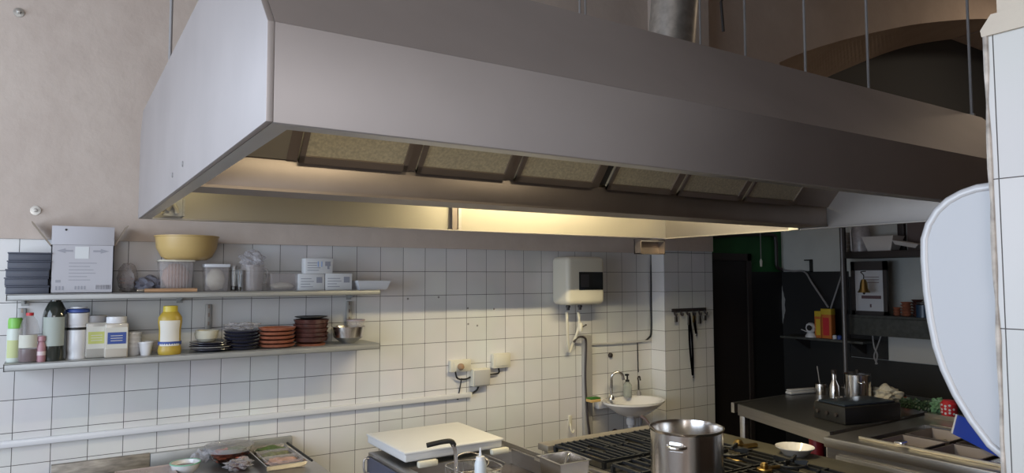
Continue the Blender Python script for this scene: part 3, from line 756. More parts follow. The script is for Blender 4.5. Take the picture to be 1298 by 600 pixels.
obj('box_body',box(NB(),-w/2,w/2,-.05,-.001,0,h,.008),M_wplast2,t_)
obj('box_lid',box(NB(),-w*.44,w*.44,-.056,-.05,h*.06,h*.94,.004),mat('grey_lid',(.48,.47,.45),.5),t_)
def cable(label, pts, r, mt, name='cable', cat='cable', y=-.02, n=8):
    P=[GY(px,py,yy) for px,py,yy in [(q[0],q[1],(q[2] if len(q)>2 else y)) for q in pts]]
    o_=P[0].copy(); 
    t_=obj(name,tube(NB(),[p-o_ for p in curve_pts(P,n)],r,8),mt,loc=o_)
    return tag(t_,label,cat)
cable('black cable loop hanging from the left socket to the junction box',[(577,471,-.03),(580,480),(590,481),(597,478,-.01)],.0055,M_rubber)
cable('black cable bending from the right socket to the junction box',[(632,467,-.03),(632,473),(622,475),(615,475,-.03)],.0055,M_rubber)
cable('black cable curving down from the junction box to the trunking',[(607,489,-.03),(604,495,-.01),(598,499,-.007)],.006,M_rubber)
cable('loose grey cable end dangling below the left socket',[(585,480,-.03),(583,492,-.01),(580,507,-.007)],[.004]*16+[.006],M_rubber)
for q,l in (((626,392),'drill hole in the tiles right of the pair of holes'),((593,391),'upper drill hole above the left socket'),((605,413),'lower drill hole above the left socket'),((593.5,411),'drill hole directly above the left socket'),((517,379),'small drill plug hole just right of the wall shelf'),((556,377),'small drill plug hole farther right of the wall shelf')):
    p=on_wall(*q); tag(obj('screw_hole',lathe(NB(),[(0,.0018),(.006,.0018),(.007,0)],12,M=Matrix.Rotation(PI/2,4,'X')),M_gray,loc=(p.x,-.0002,p.z)),l,'screw hole','drill holes in the tiles')

# ============================================================ WATER HEATER
hx0,hx1,hy=3.075,3.41,-.205
za,zb_=DZ(-.19),DZ(.145)
wh=thing('water_heater','boxy white electric water heater with dark display on the tiled wall','water heater',((hx0+hx1)/2,0,za))
w=hx1-hx0;h=zb_-za
obj('casing',box(NB(),-w/2,w/2,hy,-.012,0,h,.035,5),M_wplast2,wh)
obj('wall_mount',box(NB(),-w*.3,w*.3,-.014,-.001,h*.1,h*.9),M_galv,wh)
a=GY(734,368,hy);b=GY(764,345,hy)
pn=obj('display_panel',box(NB(),a.x-(hx0+hx1)/2,min(b.x-(hx0+hx1)/2,w/2-.012),hy-.004,hy+.002,a.z-za,b.z-za,.003),mat('display_dark',(.02,.022,.022),.2),wh)
bm=NB(); box(bm,a.x-(hx0+hx1)/2+.014,a.x-(hx0+hx1)/2+.085,hy-.0052,hy-.004,a.z-za+.02,b.z-za-.018); obj('display_window',bm,mat('display_grey',(.05,.05,.055),.15),pn)
for px,l in ((719,'cold'),(734,'hot')):
    p=GY(px,392,-.07)
    bm=NB(); tube(bm,[(p.x-(hx0+hx1)/2,-.08,.01),(p.x-(hx0+hx1)/2,-.08,-.04)],.011,12); lathe(bm,[(0,0),(.017,0),(.017,.014),(0,.014)],6,c=(p.x-(hx0+hx1)/2,-.08,-.022)); obj('pipe_fitting',bm,M_rack,wh)
cable('cream water pipe running down from the left heater fitting',[(718.5,396,-.08),(719,415,-.08),(720,440,-.05),(721,446,-.03)],.010,M_wplast2,'water_pipe','pipe')
cable('second cream water pipe with valve below the heater',[(733,396,-.08),(734,412,-.08),(731,424,-.07),(727,434,-.05),(722,447,-.04)],.010,M_wplast2,'water_pipe','pipe')
p=GY(736,415,-.09); t_=thing('safety_valve','small cream and black valve on the pipe below the heater','valve',(p.x,-.09,p.z))
obj('valve_body',lathe(NB(),[(0,-.03),(.012,-.03),(.018,-.01),(.018,.012),(.01,.03),(0,.03)],14),M_wplast2,t_)
obj('lever',tube(NB(),[(0,-.01,.0),(.03,-.03,.018)],.005,8),M_rack,t_)
cable('thick dark hose looping over and down beside the sink',[(727,434,-.06),(733,428,-.07),(740,428,-.07),(743,436,-.06),(742,480,-.05),(745,530,-.05),(748,560,-.05),(749,640,-.05)],.008,mat('hose_dark',(.05,.04,.04),.5),'water_hose','hose')
a=on_wall(735,500);b=on_wall(742.5,500)
t_=tag(obj('pipe_casing',box(NB(),0,.075,-.035,-.001,0,DZ(-.42),.006),mat('casing_grey',(.38,.37,.36),.5),loc=(GY(741,500,-.035).x,0,0)),'grey vertical pipe casing on the wall left of the washbasin','pipe casing')
cable('thin horizontal white pipe on the tiles right of the heater',[(744,437,-.011),(780,435.5,-.011),(824,432,-.011)],.009,mat('pipe_white',(.55,.54,.52),.4),'water_pipe','pipe')
cable('black power cable running down the corner and turning left under the heater level',[(825.5,323,-.01),(825.5,380,-.01),(825.5,420,-.01),(822,429,-.01),(815,433,-.01),(804,434,-.01)],.007,M_rubber)
cable('thin black cable dropping to the washbasin from above',[(808,434,-.006),(808.5,455,-.006),(809,472,-.006)],.004,M_rubber)
p=on_wall(773,450.5); tag(obj('wall_plug',lathe(NB(),[(0,.02),(.012,.02),(.018,.014),(.018,0)],16,M=Matrix.Rotation(PI/2,4,'X')),M_rack,loc=(p.x,-.0005,p.z)),'dark round pipe plug on the tiles above the tap','pipe plug')

# ============================================================ WASHBASIN
ZS=DZ(-.885)
wb=thing('washbasin','small rounded white ceramic washbasin mounted on the tiled wall','washbasin',(3.66,0,ZS-.16))
def basin():
    bm=NB(); n=40; prof=[(.0,.0),(.25,.005),(.55,.045),(.86,.11),(1,.145),(1.0,.16),(.92,.16),(.86,.15),(.7,.09),(.4,.05),(0,.045)]
    rings=[]
    for r,z in prof:
        ring=[]
        for i in range(n):
            a=2*PI*i/n; x=math.cos(a)*.245*r; y=math.sin(a)*.20*r
            if y>0: y=y*.95
            ring.append(bm.verts.new((x, -.205+y, z)))
        rings.append(ring)
    for a,b in zip(rings,rings[1:]):
        for i in range(n): j=(i+1)%n; bm.faces.new((a[i],a[j],b[j],b[i]))
    bmesh.ops.remove_doubles(bm,verts=bm.verts,dist=1e-5)
    for v in bm.verts: v.co.z = .16-(.16-v.co.z)*.76
    box(bm,-.2,.2,-.06,-.001,.09,.16,.01)
    return bm
obj('basin',basin(),M_ceram,wb)
dr=obj('drain_pipe',lathe(NB(),[(0,-.28),(.018,-.28),(.018,-.11),(.024,-.10),(.024,-.06),(.035,-.055),(.035,-.02),(.02,0),(0,0.004)],20,c=(0.0,-.18,.038)),M_wplast,wb)
tube_=tube(NB(),curve_pts([(0,-.18,-.24),(0,-.14,-.31),(0,-.08,-.30),(0,-.002,-.28)]),.016,12); obj('trap_pipe',tube_,M_wplast,wb)
bx_=3.66
p=GY(775,503,-.09)
tap=thing('tap','chrome swan-neck tap on the back of the washbasin','tap',(p.x,-.09,ZS))
obj('spout',tube(NB(),curve_pts([(0,0,0),(0,0,.10),(.0,-.01,.17),(.03,-.03,.195),(.06,-.05,.18),(.068,-.055,.14)]),.011,14),M_ssb,tap)
obj('tap_base',lathe(NB(),[(0,0),(.024,0),(.022,.014),(.012,.03),(0,.03)],20),M_ssb,tap)
p=GY(790,503,-.05)
t_=thing('soap_bottle','clear pump soap bottle with black pump beside the tap','bottle',(p.x+.02,-.075,ZS))
obj('bottle_body',lathe(NB(),[(0,0),(.030,0),(.033,.01),(.033,.085),(.015,.11),(0,.11)],24),M_soap,t_)
bm=NB(); lathe(bm,[(0,.111),(.015,.111),(.015,.125),(.006,.126),(.006,.155),(0,.155)],16); box(bm,-.02,.012,-.008,.008,.155,.167,.003); obj('pump',bm,M_rubber,t_)
p=GY(808,502,-.05)
t_=thing('dish_brush','dark brush standing at the right edge of the washbasin','brush',(p.x-.01,-.075,ZS))
obj('brush_handle',tube(NB(),curve_pts([(0,0,.0),(0,0,.09),(-.006,0,.13),(.01,0,.138),(.018,0,.11)]),.006,10),M_rack,t_)
obj('brush_head',lathe(NB(),[(0,0),(.016,0),(.018,.02),(.008,.04),(0,.04)],16),M_gray,t_)
p=GY(759,500,-.16)
t_=thing('sponge','green and yellow scouring sponge on the left rim of the washbasin','sponge',(p.x,-.10,ZS))
obj('foam',box(NB(),-.045,.045,-.03,.03,0.001,.022,.004),M_spy,t_); obj('scouring_pad',box(NB(),-.045,.045,-.03,.03,.022,.032,.003),M_sponge,t_)
p=on_wall(779,549); tag(obj('waste_outlet',lathe(NB(),[(0,.01),(.022,.01),(.03,.006),(.03,0)],18,M=Matrix.Rotation(PI/2,4,'X')),mat('outlet_brown',(.06,.03,.03),.5),loc=(p.x,-.0005,p.z)),'dark round waste outlet on the tiles under the washbasin','outlet')
cable('bent drain hose lying low on the wall right of the basin pipe',[(783,552,-.06),(796,549,-.05),(808,547,-.03),(813,535,-.02),(812,520,-.03)],.010,M_gray,'drain_hose','hose')
p=GY(723,530,-.01)
t_=thing('wall_hook','small cream plastic hook on the tiles left of the hose','hook',(p.x,0,p.z-.1))
obj('hook_plate',box(NB(),-.014,.014,-.01,-.001,.04,.115,.003),M_wplast2,t_)
obj('hook_arm',tube(NB(),curve_pts([(0,-.012,.06),(-.012,-.03,.02),(0,-.04,0),(.014,-.03,.02)]),.005,8),M_wplast2,t_)

# ============================================================ KEY HOOK RACK on the column
a=GY(851,396,YC);b=GY(894,396,YC)
kr=thing('hook_rack','dark metal hook rack with keys on the tiled column','hook rack',((a.x+b.x)/2,YC,a.z)); w=b.x-a.x
obj('back_bar',box(NB(),-w/2,w/2,-.012,-.001,0,.026,.003),M_rack,kr)
for k in range(6):
    x=-w/2+.02+k*(w-.04)/5
    obj('hook',tube(NB(),curve_pts([(x,-.01,.006),(x,-.018,-.018),(x,-.034,-.026),(x,-.038,-.008)],5),.0065,8),M_rack,kr)
for k,(dx,hh_) in enumerate([(.02,.05),(w*.42,.075),(w*.58,.06),(w*.74,.07),(w*.9,.05)]):
    x=-w/2+dx+a.x+w/2-0
    t_=thing('key_bunch',['small ring of dark keys on the leftmost hook','key bunch right of the lanyard on the hook rack','brass-coloured key bunch in the middle right of the rack','long keys on the second hook from the right','short keys on the rightmost hook'][k],'keys',(a.x+dx,YC-.030,a.z-.02),0,'keys on the hook rack')
    obj('key_ring',tube(NB(),[(math.cos(q)*.010,0,-.008+math.sin(q)*.010) for q in [i*PI/6 for i in range(13)]],.0018,6),M_ssb,t_)
    for j in range(2):
        obj('key',box(NB(),-.022+j*.022,-.004+j*.022,-.004+.005*j,-.001+.005*j,-hh_*1.1,-.012,.001),M_brass if k==2 else (M_rack if j else M_galv),t_)
lx=GY(870,400,YC).x
def lany(label,dx,col,L,sp):
    t_=thing('lanyard',label,'lanyard',(lx+dx,YC-.028,a.z-.012))
    bm=NB()
    n=20
    for s_ in (-1,1):
        P0=[(s_*.006*math.sin(PI*k/n)*sp+.028*k/n, -.002-.001*s_, -L*k/n) for k in range(n+1)]
        for p0,p1 in zip(P0,P0[1:]):
            vs=[bm.verts.new(v) for v in ((p0[0]-.011,p0[1],p0[2]),(p0[0]+.011,p0[1],p0[2]),(p1[0]+.011,p1[1],p1[2]),(p1[0]-.011,p1[1],p1[2]))]
            f=bm.faces.new(vs)
    r_=bmesh.ops.solidify(bm,geom=bm.faces[:],thickness=.0015)
    obj('strap',bm,col,t_)
    obj('clip',box(NB(),.028-.007,.028+.009,-.005,.003,-L-.02,-L,.002),M_ssb,t_)
lany('long black fabric lanyard hanging from the hook rack',0,M_rubber,.48,2.2)
lany('short dark strap hanging just right of the long lanyard',.045,M_gray,.16,.5)

# ============================================================ LEFT WORKTABLE
ZT=DZ(-.945)
wt=thing('prep_table','stainless prep table against the tiled wall at lower left','table',(.72,-.32,0))
def W(name,bm,mt,par=wt):
    o=obj(name,bm,mt); o.data.transform(Matrix.Translation(-Vector(par.location))); o.parent=par; return o
W('tabletop',box(NB(),.14,1.30,-.70,-.025,ZT-.04,ZT,.004),M_ss)
bm=NB(); xs_=GY(190,575,-.02).x
box(bm,.155,xs_,-.03,-.004,ZT,DZ(-.876),.002); W('backsplash',bm,mat('stainless_worn',(.36,.33,.29),.55,.8,noise=.35,nscale=14,streak=(1,1,4)))
bm=NB(); box(bm,xs_+.002,1.275,-.034,-.004,ZT,DZ(-.878),.002); W('backsplash',bm,M_shelf)
for x in (.18,1.26):
    for y in (-.06,-.66): W('leg',box(NB(),x-.02,x+.02,y-.02,y+.02,0,ZT-.04,.003),M_ss)
# items on the table
# wrapped glass bowl
p=Vector((.92,-.155,ZT))
sb_=thing('glass_bowl','large glass bowl of red and green salad wrapped in film','bowl',p)
obj('bowl',lathe(NB(),[(0,0),(.05,0),(.095,.04),(.118,.088),(.114,.088),(.090,.042),(.047,.005),(0,.005)],40),M_glass,sb_)
obj('salad_filling',blob(NB(),.088,.088,.032,4,.12,c=(0,0,.012),seed=2),M_redc,sb_)
obj('greens',blob(NB(),.06,.06,.012,4,.25,c=(.02,-.02,.055),seed=4),M_leaf,sb_)
obj('film_cover',lathe(NB(),[(.122,.07),(.121,.092),(.08,.1),(.04,.098),(0,.102)],32),M_clearb,sb_)
obj('film_bunch',blob(NB(),.045,.03,.03,3,.3,c=(-.13,.01,.02),seed=9),M_clearb,sb_)
# well tray with greens
tr_=thing('food_pan','steel pan with small tubs of greens set at the table right end','food pan',(1.13,-.26,ZT))
obj('pan',rect_bowl(.20,.42,.035,.9),M_ssb,tr_)
obj('gasket',tube(NB(),[(.118,-.22,.034),(.118,.235,.034),(-.10,.235,.034)],.006,8),M_rubber,tr_)
k=0
for yy,mt,nm in ((.14,M_leaf,'greens portion'),(.0,M_salad,'salad portion'),(-.13,M_pinkc,'pinkish portion')):
    obj('portion_tub',rect_bowl(.17,.12,.04,.88),M_clear,tr_).location=(0,yy,.005)
    obj('food_portion',blob(NB(),.075,.05,.017,4,.2,c=(0,yy,.012),seed=30+k),mt,tr_); k+=1
tr_.rotation_euler=(0,0,0)
t_=thing('rimmed_bowl','white bowl with mint green rim and dark sauce on the prep table','bowl',(.70,-.255,ZT))
obj('bowl',lathe(NB(),[(0,0),(.035,0),(.062,.03),(.068,.055),(.065,.055),(.058,.03),(.03,.005),(0,.005)],32),M_ceram,t_)
obj('green_rim',lathe(NB(),[(.068,.052),(.070,.053),(.070,.058),(.064,.058)],32),mat('mint',(.25,.55,.40),.3),t_)
obj('sauce',lathe(NB(),[(0,.035),(.060,.035),(.058,.037),(0,.038)],24),M_brown,t_)
t_=thing('covered_tray','pinkish shallow plastic tray left of the green-rimmed bowl','tray',(.53,-.28,ZT))
obj('tray',rect_bowl(.24,.22,.035,.9),mat('pink_tray',(.45,.36,.34),.4),t_)
obj('tray_lid',box(NB(),-.118,.118,-.108,.108,.030,.034,.002),M_clear,t_)
t_=thing('cling_bundle','crumpled film bundle with brown food between bowl and pan','food bundle',(.935,-.315,ZT))
obj('food',blob(NB(),.05,.04,.022,3,.15,seed=14),M_brown,t_); obj('film',blob(NB(),.062,.05,.028,4,.22,seed=15),M_clearb,t_)

# ============================================================ FRYER LINE
ZF=DZ(-.875)
fr=thing('deep_fryer','stainless double deep fryer in the cooking line left of the stove','fryer',(1.85,-1.2,0))
def Fy(n,bm,mt,par=None):
    o=obj(n,bm,mt); o.data.transform(Matrix.Translation(-Vector(fr.location))); o.parent=par or fr; return o
FX0,FX1,FY0,FY1=1.49,2.17,-1.80,-.62
bm=NB(); box(bm,FX0,FX1,FY0,FY1,.08,ZF-.22); box(bm,FX0,FX1,FY0,-1.55,ZF-.22,ZF); box(bm,FX0,FX1,-1.0,FY1,ZF-.22,ZF); box(bm,FX0,FX0+.05,-1.55,-1.0,ZF-.22,ZF); box(bm,FX1-.07,FX1,-1.55,-1.0,ZF-.22,ZF); box(bm,1.80,1.85,-1.55,-1.0,ZF-.22,ZF)
Fy('body',bm,M_ss)
Fy('side_panel',box(NB(),FX0-.012,FX0-.001,FY0+.01,FY1-.01,.1,ZF-.015,.003),M_dplast)
Fy('side_handle',tube(NB(),curve_pts([(FX0-.012,-.66,ZF-.02),(FX0-.035,-.655,ZF-.025),(FX0-.035,-.655,ZF-.08),(FX0-.012,-.66,ZF-.09)]),.005,8),M_ss)
Fy('oil_basin',box(NB(),FX0+.05,1.80,-1.55,-1.0,ZF-.219,ZF-.06),mat('oil_dark',(.05,.035,.02),.08))
Fy('oil_basin',box(NB(),1.85,FX1-.07,-1.55,-1.0,ZF-.219,ZF-.06),mat('oil_dark',(.05,.035,.02),.08))
bm=NB()
for x in (1.93,2.10): box(bm,x,x+.006,-1.20,-1.0,ZF,ZF+.012)
box(bm,FX1-.03,FX1-.02,FY0,FY1,ZF,ZF+.02)
Fy('raised_edge',bm,M_ss)
for q in ((1.62,-1.02),(2.02,-1.01)): Fy('lid_hinge',box(NB(),q[0]-.05,q[0]+.05,q[1]-.02,q[1]+.01,ZF,ZF+.03,.008),M_wplast2)
for x in (1.53,2.13):
    for y in (FY0+.05,FY1-.05): Fy('foot',lathe(NB(),[(0,0),(.02,0),(.02,.08),(0,.08)],14,c=(x,y,0)),M_gray)
# white slab on fryer
sl=thing('cutting_board_cover','thick white plastic cover slab lying over the back of the fryer','cover',(1.79,-.75,ZF+.021))
bm=NB(); box(bm,-.265,.265,-.235,.235,.0,.050,.008,3); obj('slab',bm,M_pp,sl)
bm=NB(); box(bm,-.27,.27,-.24,.24,.036,.048,.004); obj('slab_rim',bm,M_pp,sl)
# fryer basket with handle
p=GZ(572,560,DZ(-.65))
bk=thing('fryer_basket','wire fryer basket with black rubber handle standing in the fryer','fryer basket',(p.x,p.y,ZF-.055))
zt_=DZ(-.65)-(ZF-.055)
q=GZ(541,564,DZ(-.655))-p
for s_ in (-.008,.008):
    obj('handle_rod',tube(NB(),curve_pts([(s_+.01,s_,zt_-.01),(s_+.02,s_,zt_-.06),(s_+.02,s_,.10),(s_+.03,s_,.03)]),.004,8),M_ssb,bk)
obj('hand_grip',tube(NB(),curve_pts([(q.x,q.y,zt_-.008),(q.x*.6,q.y*.6,zt_-.002),(q.x*.25,q.y*.25,zt_+.002),(0.0,0,zt_),(.014,0,zt_-.02)],6),[.010]*19+[.011]*5+[.007],12),M_rubber,bk)
bm=NB()
for z in (.03,.16): 
    tube(bm,curve_pts([(.03,-.05,z),(.20,-.06,z),(.205,.10,z),(.035,.11,z),(.03,-.05,z)],8),.003,6)
for a_ in range(9):
    x=.03+a_*.021; tube(bm,[(x,-.055,.16),(x,-.055,.03),(x,.105,.03),(x,.105,.16)],.0012,5)
for z in (.06,.09,.125): tube(bm,[(.03,-.052,z),(.20,-.06,z),(.205,.10,z),(.03,.11,z),(.03,-.052,z)],.0012,5)
obj('wire_basket',bm,M_ssb,bk)
a=GZ(585,556,DZ(-.66))-p
obj('wire_loop',tube(NB(),curve_pts([(.02,0,.17),(.06,.06,.20),(.14,.08,.20),(.19,.03,.17),(.12,-.03,.155),(.03,-.03,.16)],8),.0035,8),M_ssb,bk)
# squeeze bottle
p=GZ(609,583,DZ(-.70))
t_=thing('squeeze_bottle','white squeeze bottle with pointed nozzle in front of the fryer basin','bottle',(p.x,p.y,ZF))
zz=DZ(-.70)-ZF
obj('bottle_body',lathe(NB(),[(0,0),(.022,0),(.023,.006),(.023,zz-.015),(.018,zz),(0,zz)],24),mat('squeeze_white',(.62,.68,.74),.3),t_)
obj('nozzle',lathe(NB(),[(0,zz),(.019,zz),(.017,zz+.012),(.006,zz+.015),(.003,zz+.045),(0,zz+.045)],18),M_wplast,t_)

# ============================================================ STOVE
ZV=DZ(-.855); SXa,SXb,SYa,SYb=2.185,3.20,-2.45,-1.16
sv=thing('gas_stove','long stainless gas stove with black iron grates','stove',(2.7,-1.8,0))
def Sv(n,bm,mt,par=None):
    o=obj(n,bm,mt); o.data.transform(Matrix.Translation(-Vector(sv.location))); o.parent=par or sv; return o
Sv('body',box(NB(),SXa,SXb,SYa,SYb,.10,ZV,.004),M_ss)
Sv('worktop',box(NB(),2.92,SXb,SYa,SYb,ZV+.0005,ZV+.012,.003),mat('worktop_worn',(.28,.26,.20),.35,.8,noise=.15,nscale=5))
Sv('rear_rim',box(NB(),SXa,SXb-.2,SYb-.035,SYb+.05,ZV+.0005,ZV+.034,.004),mat('rim_beige',(.42,.38,.32),.4,.8))
for x in (SXa+.05,SXb-.05):
    for y in (SYa+.05,SYb-.05): Sv('foot',lathe(NB(),[(0,0),(.02,0),(.02,.1),(0,.1)],14,c=(x,y,0)),M_gray)
Sv('burner_tray',box(NB(),SXa+.03,2.90,SYa+.05,SYb-.05,ZV+.0005,ZV+.004),mat('burner_tray',(.05,.05,.05),.35,.6))
def grate(cx,cy,w,d,n):
    g=NB(); z0=ZV+.032
    for yy in (-d/2,d/2): box(g,cx-w/2,cx+w/2,cy+yy-.006,cy+yy+.006,z0-.004,z0+.008)
    for xx in (-w/2,w/2): box(g,cx+xx-.006,cx+xx+.006,cy-d/2,cy+d/2,z0-.004,z0+.008)
    for i in range(1,n):
        x=cx-w/2+w*i/n
        if i*2==n: 
            box(g,x-.005,x+.005,cy-d/2,cy-d*.18,z0,z0+.012); box(g,x-.005,x+.005,cy+d*.18,cy+d/2,z0,z0+.012)
        else: box(g,x-.005,x+.005,cy-d/2,cy+d/2,z0,z0+.012)
    box(g,cx-w/2,cx-w*.15,cy-.005,cy+.005,z0,z0+.012); box(g,cx+w*.15,cx+w/2,cy-.005,cy+.005,z0,z0+.012)
    for xx in (-1,1):
        for yy in (-1,1): box(g,cx+xx*(w/2)-.008,cx+xx*(w/2)+.008,cy+yy*(d/2)-.008,cy+yy*(d/2)+.008,ZV+.004,z0)
    return g
gx=[SXa+.03+.12, SXa+.03+.36, SXa+.03+.60]
for gy_ in (-1.39,-1.81,-2.2):
    for gxx in gx: Sv('grate',grate(gxx,gy_,.225,.36,6 if gy_>-1.5 else 4),M_iron)
def burner(x,y,s=1):
    b=Sv('burner',lathe(NB(),[(0,ZV+.004),(.045*s,ZV+.004),(.045*s,ZV+.016),(.038*s,ZV+.02),(0,ZV+.02)],24,c=(x,y,0)),M_brass)
    c_=Sv('burner_cap',lathe(NB(),[(0,ZV+.021),(.03*s,ZV+.021),(.03*s,ZV+.028),(0,ZV+.03)],24,c=(x,y,0)),M_brass if s<1 else M_iron,b)
for gy_ in (-1.39,-1.81,-2.2):
    for gxx in gx: burner(gxx,gy_)
# brass fittings right of the pot
for q,l in (((936,563),'brass gas burner head beyond the big pot, on the stove end'),((969,591),'brass gas burner head near the front right of the stove')):
    p=GZ(q[0],q[1],ZV+(.04 if q[0]<940 else .065))
    t_=thing('brass_burner',l,'burner',(p.x,p.y,ZV+(.0125 if q[0]<940 else .045)),0,'loose brass burner heads')
    obj('burner_base',lathe(NB(),[(0,0),(.045,0),(.045,.012),(.03,.018),(0,.018)],24),M_brass,t_)
    obj('burner_head',lathe(NB(),[(0,.018),(.022,.018),(.026,.032),(.018,.046),(.008,.05),(0,.05)],20),M_brass,t_)
    obj('burner_arm',tube(NB(),[(.02,0,.012),(.11,-.02,.012)],.011,10),M_brass,t_)
    if q[0]>940: t_.scale=(.7,.7,.7)
for q,l,w_ in (((925,582),'black iron pan support just right of the big pot',.16),((1002,598),'black iron pan support at the stove front right',.13)):
    p=GZ(q[0],q[1],ZV+.02)
    t_=thing('pan_support',l,'pan support',(p.x,p.y,ZV+.045),.3,'loose iron pan supports')
    bm=NB(); tube(bm,[(math.cos(i*PI/8)*w_/2,math.sin(i*PI/8)*w_/2,.008) for i in range(17)],.006,8)
    obj('ring',bm,M_iron,t_)
    for k in range(4):
        an=k*PI/2; bm=NB(); prism(bm,[(w_*.15,.012),(w_*.5,.012),(w_*.58,.03),(w_*.5,.034),(w_*.15,.026)],'y',-.004,.004)
        bmesh.ops.transform(bm,matrix=Matrix.Rotation(an,4,'Z'),verts=bm.verts); obj('prong',bm,M_iron,t_)
# GN pan on the stove's left front
p=(GZ(683,577,DZ(-.77))+GZ(747,583,DZ(-.77)))*.5
t_=thing('gastronorm_pan','small steel food pan with a ladle on the stove left corner','food pan',(2.0,-1.59,ZF+.001),0)
q=[GZ(*c,DZ(-.775)) for c in ((683,577),(722,571),(747,583),(708,592))]
c_=(q[0]+q[1]+q[2]+q[3])/4; t_.location=(c_.x,c_.y,ZF+.001)
ex=(q[1]-q[0]).length; ey=(q[2]-q[1]).length
t_.rotation_euler=(0,0,math.atan2(q[1].y-q[0].y,q[1].x-q[0].x))
obj('pan',rect_bowl(ex*.9,ey*.92,DZ(-.775)-ZF-.001,.9,rim=.02),M_ssb,t_)
obj('ladle',tube(NB(),curve_pts([(-.02,0,.02),(0,0,.06),(.03,.01,.105),(.038,.012,.09)]),[.010]*8+[.007]*8+[.006]*8+[.005],10),M_ssb,t_)
# big pot
zr=DZ(-.60)
a=GZ(824,541,zr); b=GZ(916,541,zr); c_=(a+b)/2; R_=(b-a).length/2
zp=ZV+.0445
pot=thing('stock_pot','big shiny stainless stock pot with side handles on the stove','pot',(c_.x,c_.y,zp)); hp=zr-zp
obj('pot_body',lathe(NB(),[(0,0),(R_*.95,0),(R_*.98,.006),(R_*.98,hp-.012),(R_*1.0,hp-.008),(R_*1.02,hp),(R_*.985,hp),(R_*.96,hp-.012),(R_*.96,.008),(0,.006)],64),M_ss2:=mat('pot_steel',(.66,.63,.60),.2,1),pot)
d_=Vector((CAM.x-c_.x,CAM.y-c_.y,0)).normalized(); an0=math.atan2(d_.y,d_.x)
for an in (an0-.28,an0-.28+PI):
    bm=NB()
    P=[]
    for k in range(13):
        u=(k-6)/6; aa=an+u*.26; rr=R_*.985+.030*(1-abs(u)**3)
        P.append((math.cos(aa)*rr,math.sin(aa)*rr,hp-.052))
    tube(bm,P,.006,10)
    obj('side_handle',bm,M_ssb,pot)
    bm=NB(); box(bm,R_*.975,R_*.995,-.028,.028,hp-.07,hp-.035,.003); bmesh.ops.transform(bm,matrix=Matrix.Rotation(an,4,'Z'),verts=bm.verts); obj('handle_plate',bm,M_ssb,pot)
q=GZ(818,531,zr+.015)
sp=thing('wooden_spoon','dark wooden spoon leaning over the left rim of the stock pot','spoon',(q.x,q.y,zr+.012))
e=Vector((c_.x,c_.y,zp+.03))-Vector((q.x,q.y,zr+.012))
obj('spoon_handle',tube(NB(),[(-e.x*.12,-e.y*.12,.012),(0,0,0),tuple(e*.5),tuple(e*.8)],[.007,.006,.006,.006],10),mat('dark_wood',(.10,.06,.05),.5),sp)
obj('spoon_bowl',blob(NB(),.022,.014,.02,2,0,c=tuple(e*.85),flat=False),mat('dark_wood',(.10,.06,.05)),sp)
# white dish on stove end
p=GZ(1010,571,ZV+.012)
t_=thing('white_plate_stack','white deep dish at the far right corner of the stove worktop','dish',(3.10,-1.81,ZV+.0125))
c2=GZ(1010,571,ZV+.03); t_.location=(min(c2.x,3.12),c2.y,ZV+.0125)
obj('dish_body',lathe(NB(),[(0,0),(.055,0),(.078,.026),(.088,.034),(.088,.038),(.073,.028),(.05,.006),(0,.006)],36),M_ceram,t_)

# ============================================================ RIGHT SIDE: work table, counter
ZR=DZ(-.85)
rt=thing('steel_table','stainless work table in the dark far corner','table',(4.4,-1.2,0))
def Rt(n,bm,mt):
    o=obj(n,bm,mt); o.data.transform(Matrix.Translation(-Vector(rt.location))); o.parent=rt; return o
topp=[(4.01,-.846),(3.73,-1.694),(5.3,-1.694),(5.3,-.74)]
Rt('tabletop',prism(NB(),topp,'z',ZR-.004,ZR),mat('table_dark_steel',(.25,.25,.25),.3,.9))
bm=NB(); prism(bm,[(4.01,-.846),(3.73,-1.694),(3.755,-1.694),(4.035,-.846)],'z',ZR-.075,ZR-.0045)
Rt('side_apron',bm,M_ss)
Rt('apron',box(NB(),4.03,5.3,-.80,-.775,ZR-.07,ZR-.0045),M_ss); Rt('apron',box(NB(),3.77,5.3,-1.69,-1.665,ZR-.07,ZR-.0045),M_ss)
for q in ((4.035,-.875),(3.80,-1.655),(5.25,-1.65),(5.25,-.80)): Rt('leg',box(NB(),q[0]-.02,q[0]+.02,q[1]-.02,q[1]+.02,0,ZR-.0045,.003),M_ss)
Rt('undershelf',box(NB(),4.05,5.22,-1.6,-.86,.28,.30),M_gut)
t_=thing('red_canister','red canister standing on the undershelf of the far steel table','canister',(4.18,-1.46,.30))
p=GX(1035,559,4.18); t_.location=(4.18,p.y,.30)
obj('canister_body',lathe(NB(),[(0,0),(.045,0),(.045,p.z-.30+.03),(.03,p.z-.30+.06),(0,p.z-.30+.06)],20),M_red,t_)
obj('canister_cap',lathe(NB(),[(0,p.z-.30+.06),(.03,p.z-.30+.06),(.03,p.z-.27+.06),(0,p.z-.27+.06)],20),M_rack,t_)

